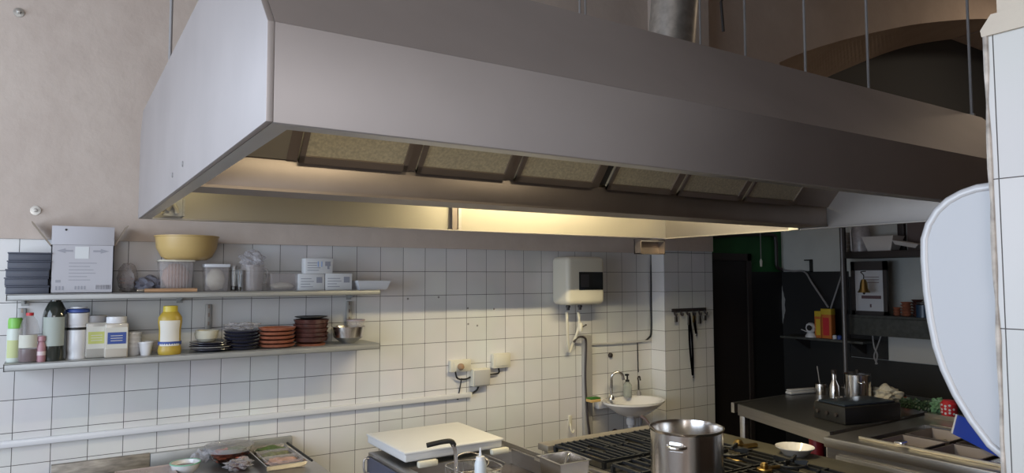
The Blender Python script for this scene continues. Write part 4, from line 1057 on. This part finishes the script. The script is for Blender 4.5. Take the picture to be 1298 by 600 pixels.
ZC=DZ(-.86)
ct=thing('refrigerated_counter','stainless refrigerated prep counter with sunken food pans at lower right','counter',(4.2,-2.5,0))
def Ct(n,bm,mt,par=None):
    o=obj(n,bm,mt); o.data.transform(Matrix.Translation(-Vector(ct.location))); o.parent=par or ct; return o
CX0,CX1,CY0,CY1=3.66,4.75,-3.6,-1.72
WX0,WX1,WY0_,WY1_=3.76,4.40,-3.4,-1.86
bm=NB(); box(bm,CX0,CX1,CY0,CY1,.10,ZC-.16); box(bm,CX0,WX0,CY0,CY1,ZC-.16,ZC); box(bm,WX1,CX1,CY0,CY1,ZC-.16,ZC); box(bm,WX0,WX1,CY0,WY0_,ZC-.16,ZC); box(bm,WX0,WX1,WY1_,CY1,ZC-.16,ZC)
Ct('body',bm,M_ss)
Ct('front_edge',box(NB(),CX0-.03,CX0-.0005,CY0,CY1,ZC-.05,ZC+.002,.004),M_ss)
for i,y in enumerate((-1.76,-2.38,-3.0)):
    dr_=Ct('drawer',box(NB(),CX0-.02,CX0-.0005,y-.58,y-.02,ZC-.34,ZC-.085,.004),M_ss)
    h_=Ct('drawer_handle',box(NB(),CX0-.034,CX0-.0205,y-.56,y-.04,ZC-.13,ZC-.115,.003),M_ssb,dr_)
    d2=Ct('drawer',box(NB(),CX0-.02,CX0-.0005,y-.58,y-.02,.14,ZC-.36,.004),M_ss)
    Ct('drawer_handle',box(NB(),CX0-.034,CX0-.0205,y-.56,y-.04,ZC-.40,ZC-.385,.003),M_ssb,d2)
for x in (CX0+.06,CX1-.06):
    for y in (CY0+.06,CY1-.06): Ct('foot',lathe(NB(),[(0,0),(.02,0),(.02,.1),(0,.1)],14,c=(x,y,0)),M_gray)
M_rail=mat('rail_pale',(.62,.58,.50),.3,.9)
for x in (WX0-.012,): Ct('well_rail',box(NB(),x-.008,x+.008,CY0+.05,WY1_+.01,ZC+.0005,ZC+.016,.003),M_rail)
Ct('well_rail',box(NB(),WX0+.02,WX0+.03,CY0+.05,WY1_+.01,ZC-.004,ZC+.006,.002),M_rail)
Ct('well_rail',box(NB(),WX1-.01,WX1+.006,-2.45,WY1_-.03,ZC+.0005,ZC+.012,.003),M_rail)
p=GZ(1142,563,ZC+.02); Ct('rail_clamp',box(NB(),p.x-.03,p.x+.03,p.y-.02,p.y+.02,ZC+.017,ZC+.035,.006),M_ssb)
# pans in wells
kk=0
for y in [-1.90-.26*i for i in range(5)]:
    for x in (3.93,4.24):
        t_=thing('sunken_food_pan',['dark sunken food pan nearest the black griddle','food pan beside the back rail of the prep counter','food pan of green leaves in the prep counter','food pan of brown slices in the prep counter'][min(kk,3)] if kk<4 else 'sunken food pan towards the near end of the prep counter','food pan',(x,y-.12,ZC-.10),0,'food pans sunk in the prep counter')
        obj('pan',rect_bowl(.27,.22,.095,.88,rim=.012),M_gut if kk<4 else M_ssb,t_)
        obj('food_portion',blob(NB(),.11,.085,.028 if kk!=6 else .045,4,.2,c=(0,0,.006),seed=50+kk),[M_brown,M_navy,M_brown,M_leaf,M_salad,M_leaf,M_redc,M_salad,M_salad,M_leaf,M_brown,M_salad][kk],t_); kk+=1
# raised grey back panel at rear of counter
bpn=thing('counter_upstand','plain grey steel shelf upstand along the back of the prep counter','upstand',(4.72,-2.4,ZC))
a=GX(1137,517,4.65); b=GX(1215,528,4.65)
bpn.location=(4.62,0,ZC)
obj('panel',box(NB(),0,.012,-3.4,CY1-.03,.001,a.z-ZC,.002),M_ss,bpn)
obj('ledge',box(NB(),.013,.12,-3.4,CY1-.03,a.z-ZC-.01,a.z-ZC,.002),M_ss,bpn)
ZU2=a.z
# things on ledge
def ledge_blob(label,px,py,sx,sz,mt,name,cat,seed,extra=None):
    p=GX(px,py,4.68); t_=thing(name,label,cat,(4.68,p.y,ZU2))
    obj('leaves' if 'green' in label else 'body',blob(NB(),sx*.7,sx,sz,4,.22,seed=seed),mt,t_)
    return t_
M_dleaf=mat('leaf_dark',(.02,.045,.02),.5,noise=.6,nscale=70)
lg=[(1150,505),(1162,503),(1175,506)]
for i,q in enumerate(lg):
    ledge_blob(['dark green herb bundle at the left on the counter ledge','dark green herb bundle in the middle on the counter ledge','dark green herb bundle beside the pale green bag'][i],q[0],q[1],.038,.035,M_dleaf,'herb_bundle','herbs',60+i)
t_=ledge_blob('pale green bag on the ledge behind the white dispenser',1190,515,.045,.045,mat('palegreen',(.14,.28,.15),.5,noise=.3,nscale=40),'green_bag','bag',70)
p=GX(1203,517,4.66)
t_=thing('spotted_canister','red canister with white spots at the right of the ledge','canister',(4.66,p.y,ZU2))
obj('canister_body',lathe(NB(),[(0,0),(.04,0),(.045,.02),(.045,.07),(.03,.09),(0,.09)],28),M_red,t_)
for k in range(14):
    an=PI+(k%5-2)*.5; zz=.015+.022*(k//5)+.005*(k%2)
    obj('white_spot',lathe(NB(),[(0,.0015),(.007,.001),(.007,0)],10,M=Matrix.Rotation(an,4,'Z')@Matrix.Translation((.0445,0,zz))@Matrix.Rotation(PI/2,4,'Y')),M_wplast,t_)
# blue box
p=GZ(1225,575,ZC+.02)
bb=thing('blue_crate_lid','bright blue plastic board leaning behind the white dispenser','board',(0,0,0))
bm=NB()
zz_=ZC+.019
b0=GZ(1207,550,zz_); b3=GZ(1264,579,zz_); b1=GX(1213,526,b0.x+.05); b2=b3+(b1-b0)*1.15
pts=[b0,b1,b2,b3]
n_=(pts[1]-pts[0]).cross(pts[3]-pts[0]).normalized()*.012
if n_.x<0: n_=-n_
c0=sum((q for q in pts),Vector())/4; zb0=min(q.z for q in pts); bb.location=(c0.x,c0.y,zb0)
A=[bm.verts.new(q-bb.location) for q in pts]; B=[bm.verts.new(q+n_-bb.location) for q in pts]
bm.faces.new(A); bm.faces.new(B[::-1])
for i in range(4): j=(i+1)%4; bm.faces.new((A[i],B[i],B[j],A[j]))
obj('board_panel',bm,M_blue,bb)
obj('white_edge',tube(NB(),[pts[0]-bb.location,pts[1]-bb.location],.0065,8),M_wplast,bb)

# black hob/griddle on the table + pot etc
a=GZ(1052,545,ZR+.001); b=GZ(1137,545,ZR+.001)
hb=thing('black_griddle','low black griddle box where the far steel table meets the counter','griddle',(4.17,-1.56,ZR),-.22)
obj('griddle_body',box(NB(),-.19,.24,-.13,.11,.001,.10,.008),M_rubber,hb)
obj('griddle_plate',box(NB(),-.17,.22,-.11,.09,.1005,.112,.004),mat('griddle_blue',(.02,.03,.045),.3),hb)
for k in range(3): obj('control_knob',lathe(NB(),[(0,0),(.012,0),(.010,.012),(0,.012)],16,M=Matrix.Translation((-.1905,-.07+k*.07,.05))@Matrix.Rotation(-PI/2,4,'Y')),M_rack,hb)
def place(px,py,z): return GZ(px,py,z)
# steel pot on griddle side
for (px,pyb,wpx,hpx,lab) in ((1088,516,31,37,'tall stainless pot standing at the back of the far steel table'),):
    p=GZ(px,pyb-4,ZR); s=(p-CAM).dot(_f)/FPX
    t_=thing('steel_pot',lab,'pot',(p.x,p.y,ZR)); r=wpx*s/2; h=hpx*s
    obj('pot_body',lathe(NB(),[(0,0),(r,0),(r,h),(r*1.04,h+.003),(r*.96,h+.003),(r*.96,.005),(0,.005)],36),M_ss2,t_)
    obj('pot_lid',lathe(NB(),[(0,h+.016),(r*.6,h+.012),(r,h+.004)],36),M_ss2,t_)
    obj('lid_knob',lathe(NB(),[(0,h+.03),(.012,h+.03),(.01,h+.016),(0,h+.016)],16),M_rack,t_)
    for s_ in (-1,1): obj('side_handle',tube(NB(),curve_pts([(-r*.5*1,s_*0-r*.86,h*.8),(-r*.7,-r*1.05,h*.76),(-r*.95,-r*.85,h*.76),(-r*.86,-r*.5,h*.8)]) if s_<0 else curve_pts([(r*.5,r*.86,h*.8),(r*.7,r*1.05,h*.76),(r*.95,r*.85,h*.76),(r*.86,r*.5,h*.8)]),.005,8),M_ssb,t_)
p=GZ(1058,512,ZR)
t_=thing('steel_bottle','slim chrome bottle left of the tall pot on the far table','bottle',(p.x,p.y,ZR))
obj('bottle_body',lathe(NB(),[(0,0),(.03,0),(.032,.01),(.032,.12),(.014,.16),(.014,.20),(0,.20)],24),M_ss2,t_); obj('bottle_cap',lathe(NB(),[(0,.2),(.017,.2),(.017,.225),(0,.225)],16),M_rack,t_)
p=GZ(1041,500,ZR)
t_=thing('milk_jug','small steel jug with dark spout left of the chrome bottle','jug',(p.x,p.y,ZR))
obj('jug_body',lathe(NB(),[(0,0),(.045,0),(.05,.03),(.045,.075),(.04,.078),(.044,.03),(.04,.004),(0,.004)],24),M_ss2,t_)
obj('jug_handle',tube(NB(),curve_pts([(.04,0,.065),(.075,0,.06),(.075,0,.02),(.045,0,.015)]),.005,8),M_rack,t_)
obj('jug_spoon',tube(NB(),[(0,0,.01),(-.01,.02,.20)],.004,8),M_gray,t_)
p=GZ(1050,522,ZR+.0)
t_=thing('food_plate','brown dish of pale pastry in front of the chrome bottle','plate',(p.x,p.y,ZR))
obj('plate',lathe(NB(),[(0,0),(.06,0),(.085,.018),(.08,.018),(.055,.006),(0,.006)],30),M_orange,t_)
obj('pastry',blob(NB(),.068,.055,.018,3,.12,c=(0,0,.006),seed=80),M_rice,t_)
for i,(px,py,mt,l) in enumerate(((1061,517,M_red,'small red spice pot beside the food plate'),(1067,516,M_wplast,'tiny white salt pot beside the food plate'),(1073,518,M_brown,'tiny brown pepper pot beside the food plate'))):
    p=GZ(px,py,ZR); t_=thing('spice_pot',l,'spice pot',(p.x,p.y,ZR),0,'tiny pots beside the plate')
    obj('pot_body',lathe(NB(),[(0,0),(.014,0),(.015,.04),(.008,.05),(.008,.06),(0,.06)],16),mt,t_)
    obj('pot_cap',lathe(NB(),[(0,.06),(.010,.06),(.010,.068),(0,.068)],16),M_gray,t_)
p=GZ(1124,513,ZR)
t_=thing('paper_bundle','crumpled cream paper bundle right of the tall pot','paper bundle',(p.x,p.y,ZR))
obj('bundle',blob(NB(),.075,.09,.065,4,.18,seed=81),M_rice,t_)
t_['label']='crumpled cream paper bundle right of the tall pot'
p=GZ(1142,514,ZR)
t_=thing('tomato_pile','dark red tomato beside the cream paper bundle','tomato',(p.x+.02,p.y-.02,ZR))
obj('tomato_body',blob(NB(),.035,.035,.03,3,.04,seed=82),M_redc,t_); obj('tomato_stem',lathe(NB(),[(0,.058),(.006,.056),(.003,.066),(0,.067)],8),M_dleaf,t_)
p=GZ(1082,519,ZR+.0)
t_=thing('herb_box','low green leafy garnish in front of the tall pot','herbs',(p.x,p.y-.03,ZR))
obj('leaves',blob(NB(),.06,.03,.015,4,.25,seed=83),M_leaf,t_)
# white towel roll / strip at back of table
p=GZ(1018,499,ZR)
t_=thing('folded_towel','flat white folded towel at the back edge of the far steel table','towel',(p.x,p.y+.0,ZR),-.2)
obj('towel',box(NB(),-.14,.14,-.03,.03,.001,.022,.008,3),mat('towel',(.48,.49,.52),.9),t_)
obj('towel_fold',box(NB(),-.13,.14,-.025,.03,.0225,.034,.005,2),mat('towel',(.48,.49,.52)),t_)

# ---- small corner shelf with camera and boxes
za_=GX(1065,430,5.5).z
cs=thing('corner_shelf','thin dark shelf on the black wall holding a white webcam','shelf',(5.52,-.5,za_))
obj('board',box(NB(),-.13,.12,-.42,.32,-.018,0,.002),M_rackg,cs)
for y in (-.3,.2): obj('bracket',prism(NB(),[(-.1,-.018),(.12,-.018),(.12,-.12)],'y',y,y+.01),M_rack,cs)
p=GX(1028,424,5.46)
wc=thing('webcam','round white pan-tilt camera on the thin shelf','camera',(5.46,p.y,za_))
obj('camera_base',lathe(NB(),[(0,0),(.045,0),(.045,.012),(.03,.035),(0,.035)],24),M_wplast,wc)
obj('camera_head',lathe(NB(),[(0,.032),(.02,.035),(.038,.055),(.042,.08),(.034,.108),(.015,.12),(0,.122)],24),M_wplast,wc)
obj('lens',lathe(NB(),[(0,.006),(.020,.005),(.024,0)],20,M=Matrix.Translation((-.040,-.012,.080))@Matrix.Rotation(-PI/2,4,'Y')),M_rubber,wc)
obj('antenna',tube(NB(),[(0,.03,.04),(-.0,.09,.06)],.003,6),M_wplast,wc)
for i,(q0,q1,mt,l) in enumerate((((1033,395),(1041,425),M_orange,'narrow orange box with yellow edge next to the webcam'),((1041,392),(1053,426),M_orange,'taller orange tea box with yellow top on the thin shelf'))):
    a=GX(q0[0],q1[1],5.46);b=GX(q1[0],q0[1],5.46); w=abs(a.y-b.y);h=b.z-za_
    t_=thing('tea_box',l,'box',(5.49,(a.y+b.y)/2,za_))
    obj('box_body',box(NB(),-.03,.03,-w/2,w/2,0,h*.8,.001),mt,t_); obj('box_top',box(NB(),-.03,.03,-w/2,w/2,h*.8+.0003,h,.001),M_yel2,t_)
    bm=NB(); box(bm,-.0315,-.0302,-w*.3,w*.3,h*.1,h*.7); obj('front_print',bm,M_red if i else M_yel2,t_)
p=GX(1061,424,5.46)
for i,(px,mt,l) in enumerate(((1058,M_wplast,'small white pot right of the tea boxes'),(1064,M_bluel,'small blue pot beside the white pot on the thin shelf'))):
    p=GX(px,424,5.46); t_=thing('small_pot',l,'pot',(5.46,p.y,za_)); obj('pot_body',lathe(NB(),[(0,0),(.016,0),(.018,.025),(.012,.032),(0,.032)],16),mt,t_); obj('pot_lid',lathe(NB(),[(0,.033),(.013,.033),(.010,.038),(0,.038)],16),M_rubber,t_)

# ---- rack on the partition wall
rx=5.38
z1a=GX(1065,328,rx).z; z1b=GX(1065,320,rx).z
rk=thing('wall_rack','dark wooden wall rack with open shelves beyond the hood','rack',(5.5,-1.1,z1a))
def Rk(n,bm,mt):
    o=obj(n,bm,mt); o.data.transform(Matrix.Translation(-Vector(rk.location))); o.parent=rk; return o
yA=GX(1065,325,rx).y
Rk('top_shelf',box(NB(),rx,XR-.002,-2.3,yA,z1a,z1b,.003),M_rack)
z2a=GX(1080,424,rx).z; z2b=GX(1080,399,rx).z; yB=GX(1076,400,rx).y
Rk('lower_shelf',box(NB(),rx,XR-.002,-2.3,yB,z2b-.02,z2b,.003),M_rackg)
Rk('lower_fascia',box(NB(),rx-.001,rx+.015,-2.3,yB,z2a,z2b-.021,.003),M_rackg)
zt2=GX(1065,291,rx).z
Rk('upright',box(NB(),rx,rx+.03,yA-.035,yA,z2b,zt2+.1,.002),M_rack)
yD=GX(1116,300,rx).y
Rk('upright',box(NB(),XR-.04,XR-.002,yD-.05,yD,z1b+.0005,zt2+.1,.002),M_rack)
bm=NB(); y_=GX(1160,300,XR).y; box(bm,XR-.012,XR-.002,-2.3,yD-.06,z1b+.001,zt2+.1); Rk('back_board',bm,mat('board_brown',(.16,.12,.11),.6))
# post pipe
p0=GX(1068,290,5.33); p1=GX(1072,520,5.33)
po=thing('steel_post','slim vertical steel post rising from the far table to the hood','post',(5.25,p0.y,ZR))
yy=GX(1070,400,5.25).y; po.location=(5.25,yy,ZR+.0005)
obj('post',lathe(NB(),[(0,0),(.017,0),(.017,DZ(.4)-ZR),(0,DZ(.4)-ZR)],16),mat('post_grey',(.16,.15,.15),.4,.5),po)
obj('foot_flange',lathe(NB(),[(.0,0),(.035,0),(.035,.006),(0,.006)],20),M_gray,po)
# picture frame with papers
a=GX(1080,400,5.45); b=GX(1123,331,5.45)
pf=thing('notice_frame','dark frame holding white notices behind the brass bell','frame',(5.45,(a.y+b.y)/2,z2b)); w=abs(a.y-b.y); h=b.z-z2b
bm=NB(); box(bm,0,.02,-w/2,w/2,0,h*.07); box(bm,0,.02,-w/2,w/2,h*.83,h); box(bm,0,.02,-w/2,-w/2+.03,0,h); box(bm,0,.02,w/2-.03,w/2,0,h)
obj('frame_border',bm,M_rack,pf)
bm=NB(); box(bm,.008,.012,-w/2+.03,w/2-.03,h*.07,h*.83); pp=obj('notice_paper',bm,M_paper,pf)
bm=NB(); box(bm,.005,.0078,-w*.32,w*.22,h*.30,h*.36)
for k in range(3): box(bm,.005,.0078,-w*.28,w*.12,h*(.60+.05*k),h*(.61+.05*k))
box(bm,.005,.0078,-w*.05,-w*.01,h*.14,h*.2)
obj('printed_lines',bm,mat('print_maroon',(.14,.08,.09),.7),pp)
# bell
p=GX(1095,365,5.30); s=(p-CAM).dot(_f)/FPX
bl=thing('brass_bell','small brass bell hanging in front of the dark notice frame','bell',(5.30,p.y,p.z-6*s))
obj('bell_body',lathe(NB(),[(0,17*s),(2.5*s,16.5*s),(4.2*s,12*s),(5*s,5*s),(7.5*s,0),(7*s,0),(4.4*s,5*s),(3.6*s,11*s),(0,15*s)],28),M_brass,bl)
obj('clapper',blob(NB(),1.6*s,1.6*s,1.6*s,2,0,c=(0,0,-1*s),flat=False),M_rack,bl)
obj('bell_hanger',tube(NB(),curve_pts([(0,0,17*s),(0,0,22*s),(.0,.02,26*s),(.08,.03,27*s)]),.004,8),M_rack,bl)
# stacks on lower shelf of rack
def rstack(name,labelbase,cat,px,r_px,n,th_px,x,zb,mt,group):
    p=GX(px,390,x); s=(p-CAM).dot(_f)/FPX; pr=None; r=r_px*s; th=th_px*s
    for i in range(n):
        lab=labelbase+', '+posn(n)[i]
        if pr is None:
            pr=thing(name,lab,cat,(x,p.y,zb),0,group); obj('bowl_body',lathe(NB(),[(0,0),(r*.6,0),(r,th*.95),(r*.95,th*.95),(r*.55,th*.2),(0,th*.2)],26),mt,pr)
        else: dup(pr,(x,p.y,zb+i*th),0,lab)
rstack('small_bowl','brown bowl in the lowest left stack on the rack shelf','bowl',1137,5,3,3.6,5.5,z2b,M_terra,'small brown bowls on the rack')
rstack('small_bowl','brown bowl in the middle stack on the rack shelf','bowl',1149,7,5,3.6,5.5,z2b,M_terra,'middle brown bowls on the rack')
rstack('small_bowl','brown bowl in the tall stack beside the white dispenser','bowl',1163,7,6,3.6,5.5,z2b,M_brown,'right brown bowls on the rack')
p=GX(1169,390,5.45); t_=thing('blue_jar','dark blue jar at the right of the rack bowls','jar',(5.43,p.y-.02,z2b)); obj('jar_body',lathe(NB(),[(0,0),(.05,0),(.05,.09),(0,.095)],20),mat('bluejar',(.02,.05,.10),.3),t_); obj('jar_lid',lathe(NB(),[(0,.0955),(.045,.0955),(.045,.11),(0,.11)],20),M_rack,t_)
# items on top shelf
p=GX(1092,310,5.5); s=(p-CAM).dot(_f)/FPX
t_=thing('container_stack','stacked clear lidded tubs at the left of the rack top shelf','tubs',(5.52,GX(1073,310,5.52).y,z1b))
M_tubgrey=mat('tub_grey',(.42,.40,.40),.35)
for k in range(5): obj('lid',lathe(NB(),[(0,0),(.045,0),(.05,.028),(0,.028)],20,c=(0,0,k*.033)),M_tubgrey,t_)
t_=thing('big_clear_tub','cloudy plastic tub beside the white basin on the rack','tub',(5.50,GX(1091,310,5.5).y,z1b))
obj('tub_body',lathe(NB(),[(0,0),(.062,0),(.072,.15),(.062,.20),(.05,.21),(0,.21)],28),mat('tub_cloudy',(.40,.37,.37),.3,noise=.2,nscale=30),t_)
obj('tub_rib',tube(NB(),[(-.070,.035,.01),(-.078,.035,.18)],.005,8),M_wplast,t_)
p=GX(1116,320,5.45); w=abs(GX(1097,310,5.45).y-GX(1137,310,5.45).y)
t_=thing('plastic_basin','white plastic basin in the middle of the rack top shelf','basin',(5.49,p.y,z1b),PI/2)
obj('basin',rect_bowl(w,.16,.115,.72),mat('basin_white',(.62,.58,.55),.4),t_)
t_=thing('foam_tray','tilted white foam tray right of the basin on the rack','tray',(5.47,GX(1152,318,5.47).y,z1b),PI/2)
bm=rect_bowl(.19,.13,.03,.8); bmesh.ops.transform(bm,matrix=Matrix.Translation((0,0,.03))@Matrix.Rotation(-.22,4,'Y'),verts=bm.verts)
obj('tray',bm,mat('basin_white',(.62,.58,.55)),t_)

# ---- pipes and cables in the far corner
def cable3(label,P,r,mt,name='cable',cat='cable'):
    P=[Vector(p) for p in P]; o_=P[0].copy()
    return tag(obj(name,tube(NB(),[p-o_ for p in curve_pts(P,8)],r,8),mt,loc=o_),label,cat)
w3=lambda px,py,y=-.04:GY(px,py,y)
cable3('black pipe running along the green wall and dropping down its corner',[w3(905,300),w3(940,298),w3(978,298),w3(983,304),w3(984,325),w3(985,338),w3(992,343)],.016,M_rack,'conduit_pipe','pipe')
cable3('grey cable continuing from the pipe onto the white wall',[GX(990,342,5.63),GX(1005,344,5.63),GX(1020,345,5.63),GX(1030,360,5.6),GX(1050,390,5.55)],.008,M_gray)
cable3('grey cable curving down behind the steel post',[GX(1068,345,5.6),GX(1060,370,5.6),GX(1053,392,5.58),GX(1051,410,5.56)],.007,M_gray)
cable3('thin white cable hanging off the rack beside the post',[GX(1106,425,5.5),GX(1108,440,5.5),GX(1112,450,5.5),GX(1110,462,5.5)],.006,M_gray)
cable3('second thin white cable crossing below the rack shelf',[GX(1117,425,5.5),GX(1112,440,5.5),GX(1108,452,5.5),GX(1112,462,5.5)],.006,M_gray)
p=w3(961,330,-.03)
t_=thing('pull_cord','thin pull cord with a pale toggle in front of the green wall','pull cord',(p.x,-.06,p.z))
obj('cord',tube(NB(),[(0,0,0),(0,0,.25)],.004,6),M_gray,t_); obj('toggle',lathe(NB(),[(0,-.06),(.010,-.055),(.012,-.01),(.005,.01),(0,.012)],12),M_wplast2,t_)
p=GX(1025,338,5.64)
t_=thing('wall_switch','small black bracket on the white wall above the black dado','bracket',(5.64,p.y,p.z))
bm=NB(); box(bm,-.02,.019,-.03,-.02,-.05,.06); box(bm,-.02,.019,-.03,.03,.05,.06); box(bm,-.02,.019,-.03,.02,-.05,-.04); obj('bracket_frame',bm,M_rubber,t_)
bm=NB(); rndp=random.Random(4)
P=[(-.022,0,0)]
t_=tag(obj('peeled_paint',blob(NB(),.006,.018,.12,3,.35,seed=90,flat=False),mat('peel',(.35,.35,.34),.8),loc=(XR-.02,-.035,DZ(-.25))),'peeled whitish streak in the corner of the black walls','peeling paint')

# ============================================================ DISPENSER on near wall end
disp=thing('paper_dispenser','white rounded plastic paper dispenser on the near tiled wall end','dispenser',(NX+.12,NY,DZ(-.2)))
outl=[(1253,231),(1236,234),(1216,241),(1198,251),(1183,265),(1172,283),(1166,303),(1166,330),(1169,370),(1174,405),(1181,440),(1191,470),(1206,502),(1226,535),(1250,567),(1268,582),(1281,587)]
DX=NX+.004
pts=[]
for q in outl:
    p=GX(q[0],q[1],DX); pts.append((max(p.y,NY+.0005),p.z))
pts[0]=(NY+.0005,pts[0][1]); pts[-1]=(NY+.0005,pts[-1][1])
RW=1.7
def insh(pts,d):
    d=d*RW
    cy=sum(p[0] for p in pts)/len(pts); cz=sum(p[1] for p in pts)/len(pts)
    out=[]
    n=len(pts)
    for i,(y,z) in enumerate(pts):
        if y<NY+.001: out.append((y,z-d*(1 if z>cz else -1))); continue
        a=pts[max(i-1,0)]; b=pts[min(i+1,n-1)]
        tx,tz=b[0]-a[0],b[1]-a[1]; l=math.hypot(tx,tz); ny,nz=tz/l,-tx/l
        if (cy-y)*ny+(cz-z)*nz<0: ny,nz=-ny,-nz
        out.append((y+ny*d,z+nz*d))
    return out
def Dp(n,bm,mt):
    o=obj(n,bm,mt,ang=50); o.data.transform(Matrix.Translation(-Vector(disp.location))); o.parent=disp; return o
inn=insh(pts,.005)
bm=NB(); prism(bm,inn,'x',DX,DX+.26); Dp('side_shell',bm,M_disp)
# rounded rim: rings of the outline, flush
bm=NB(); rings=[]
for off,xo in ((.005,0.0003),(.0045,-.0012),(.003,-.0022),(.0012,-.0012),(0,.001),(0,.25)):
    rings.append([bm.verts.new((DX+xo,y,z)) for y,z in insh(pts,off) ] if off else [bm.verts.new((DX+xo,y,z)) for y,z in pts])
for a,b in zip(rings,rings[1:]):
    for i in range(len(a)-1): bm.faces.new((a[i],a[i+1],b[i+1],b[i]))
Dp('front_cover',bm,M_rimlit)

# ============================================================ LIGHT
def area(name,loc,rot,sx,sy,e,col):
    ld=bpy.data.lights.new(name,'AREA'); ld.shape='RECTANGLE'; ld.size=sx; ld.size_y=sy; ld.energy=e; ld.color=col
    o=bpy.data.objects.new(name,ld); COL.objects.link(o); o.location=loc; o.rotation_euler=rot; return o
area('window_daylight',(-2.36,(WY0+WY1)/2,(WZ0+WZ1)/2),(0,-PI/2,0),WZ1-WZ0-.1,WY1-WY0-.1,118,(.70,.83,1))
area('window_daylight_front',(-1.1,-6.55,1.95),(PI/2,0,0),2.0,2.3,56,(1,.96,.94))
for lx0,lx1 in ((.47,1.1),(1.5,1.9)):
    b = H('strip_light', box(NB(), lx0,lx1,-2.56,-2.46,DZ(.645),HT-T, .004), M_wplast)
    t_ = H('light_tube', tube(NB(), [(lx0+.02,-2.51,DZ(.63)),(lx1-.02,-2.51,DZ(.63))], .011, 12), mat('tube_glow_dim',(1,1,1),.5,emit=(1,.88,.58),es=3), b)
    ld = bpy.data.lights.new('hood_lamp', 'AREA'); ld.shape='RECTANGLE'; ld.size=lx1-lx0-.04; ld.size_y=.03; ld.energy=(8 if lx0<1 else 5)*(lx1-lx0); ld.color=(1,.86,.58)
    lo = bpy.data.objects.new('hood_lamp', ld); COL.objects.link(lo); lo.location=((lx0+lx1)/2,-2.51,DZ(.615))
area('room_fill',(10.2,-1.7,CEIL-.05),(0,0,0),.8,.8,34,(1,.78,.56))  # unseen fill light added to brighten the upper back wall
W_=bpy.data.worlds.new('world'); S.world=W_; W_.use_nodes=True
W_.node_tree.nodes['Background'].inputs[0].default_value=(.75,.85,1,1); W_.node_tree.nodes['Background'].inputs[1].default_value=1.0
S.view_settings.view_transform='Standard'; S.view_settings.look='None'; S.view_settings.exposure=0.07; S.view_settings.gamma=1
try: S.view_settings.use_curve_mapping=False
except Exception: pass
S.cycles.max_bounces=10; S.cycles.diffuse_bounces=4; S.cycles.sample_clamp_indirect=4
S.cycles.caustics_reflective=False; S.cycles.caustics_refractive=False
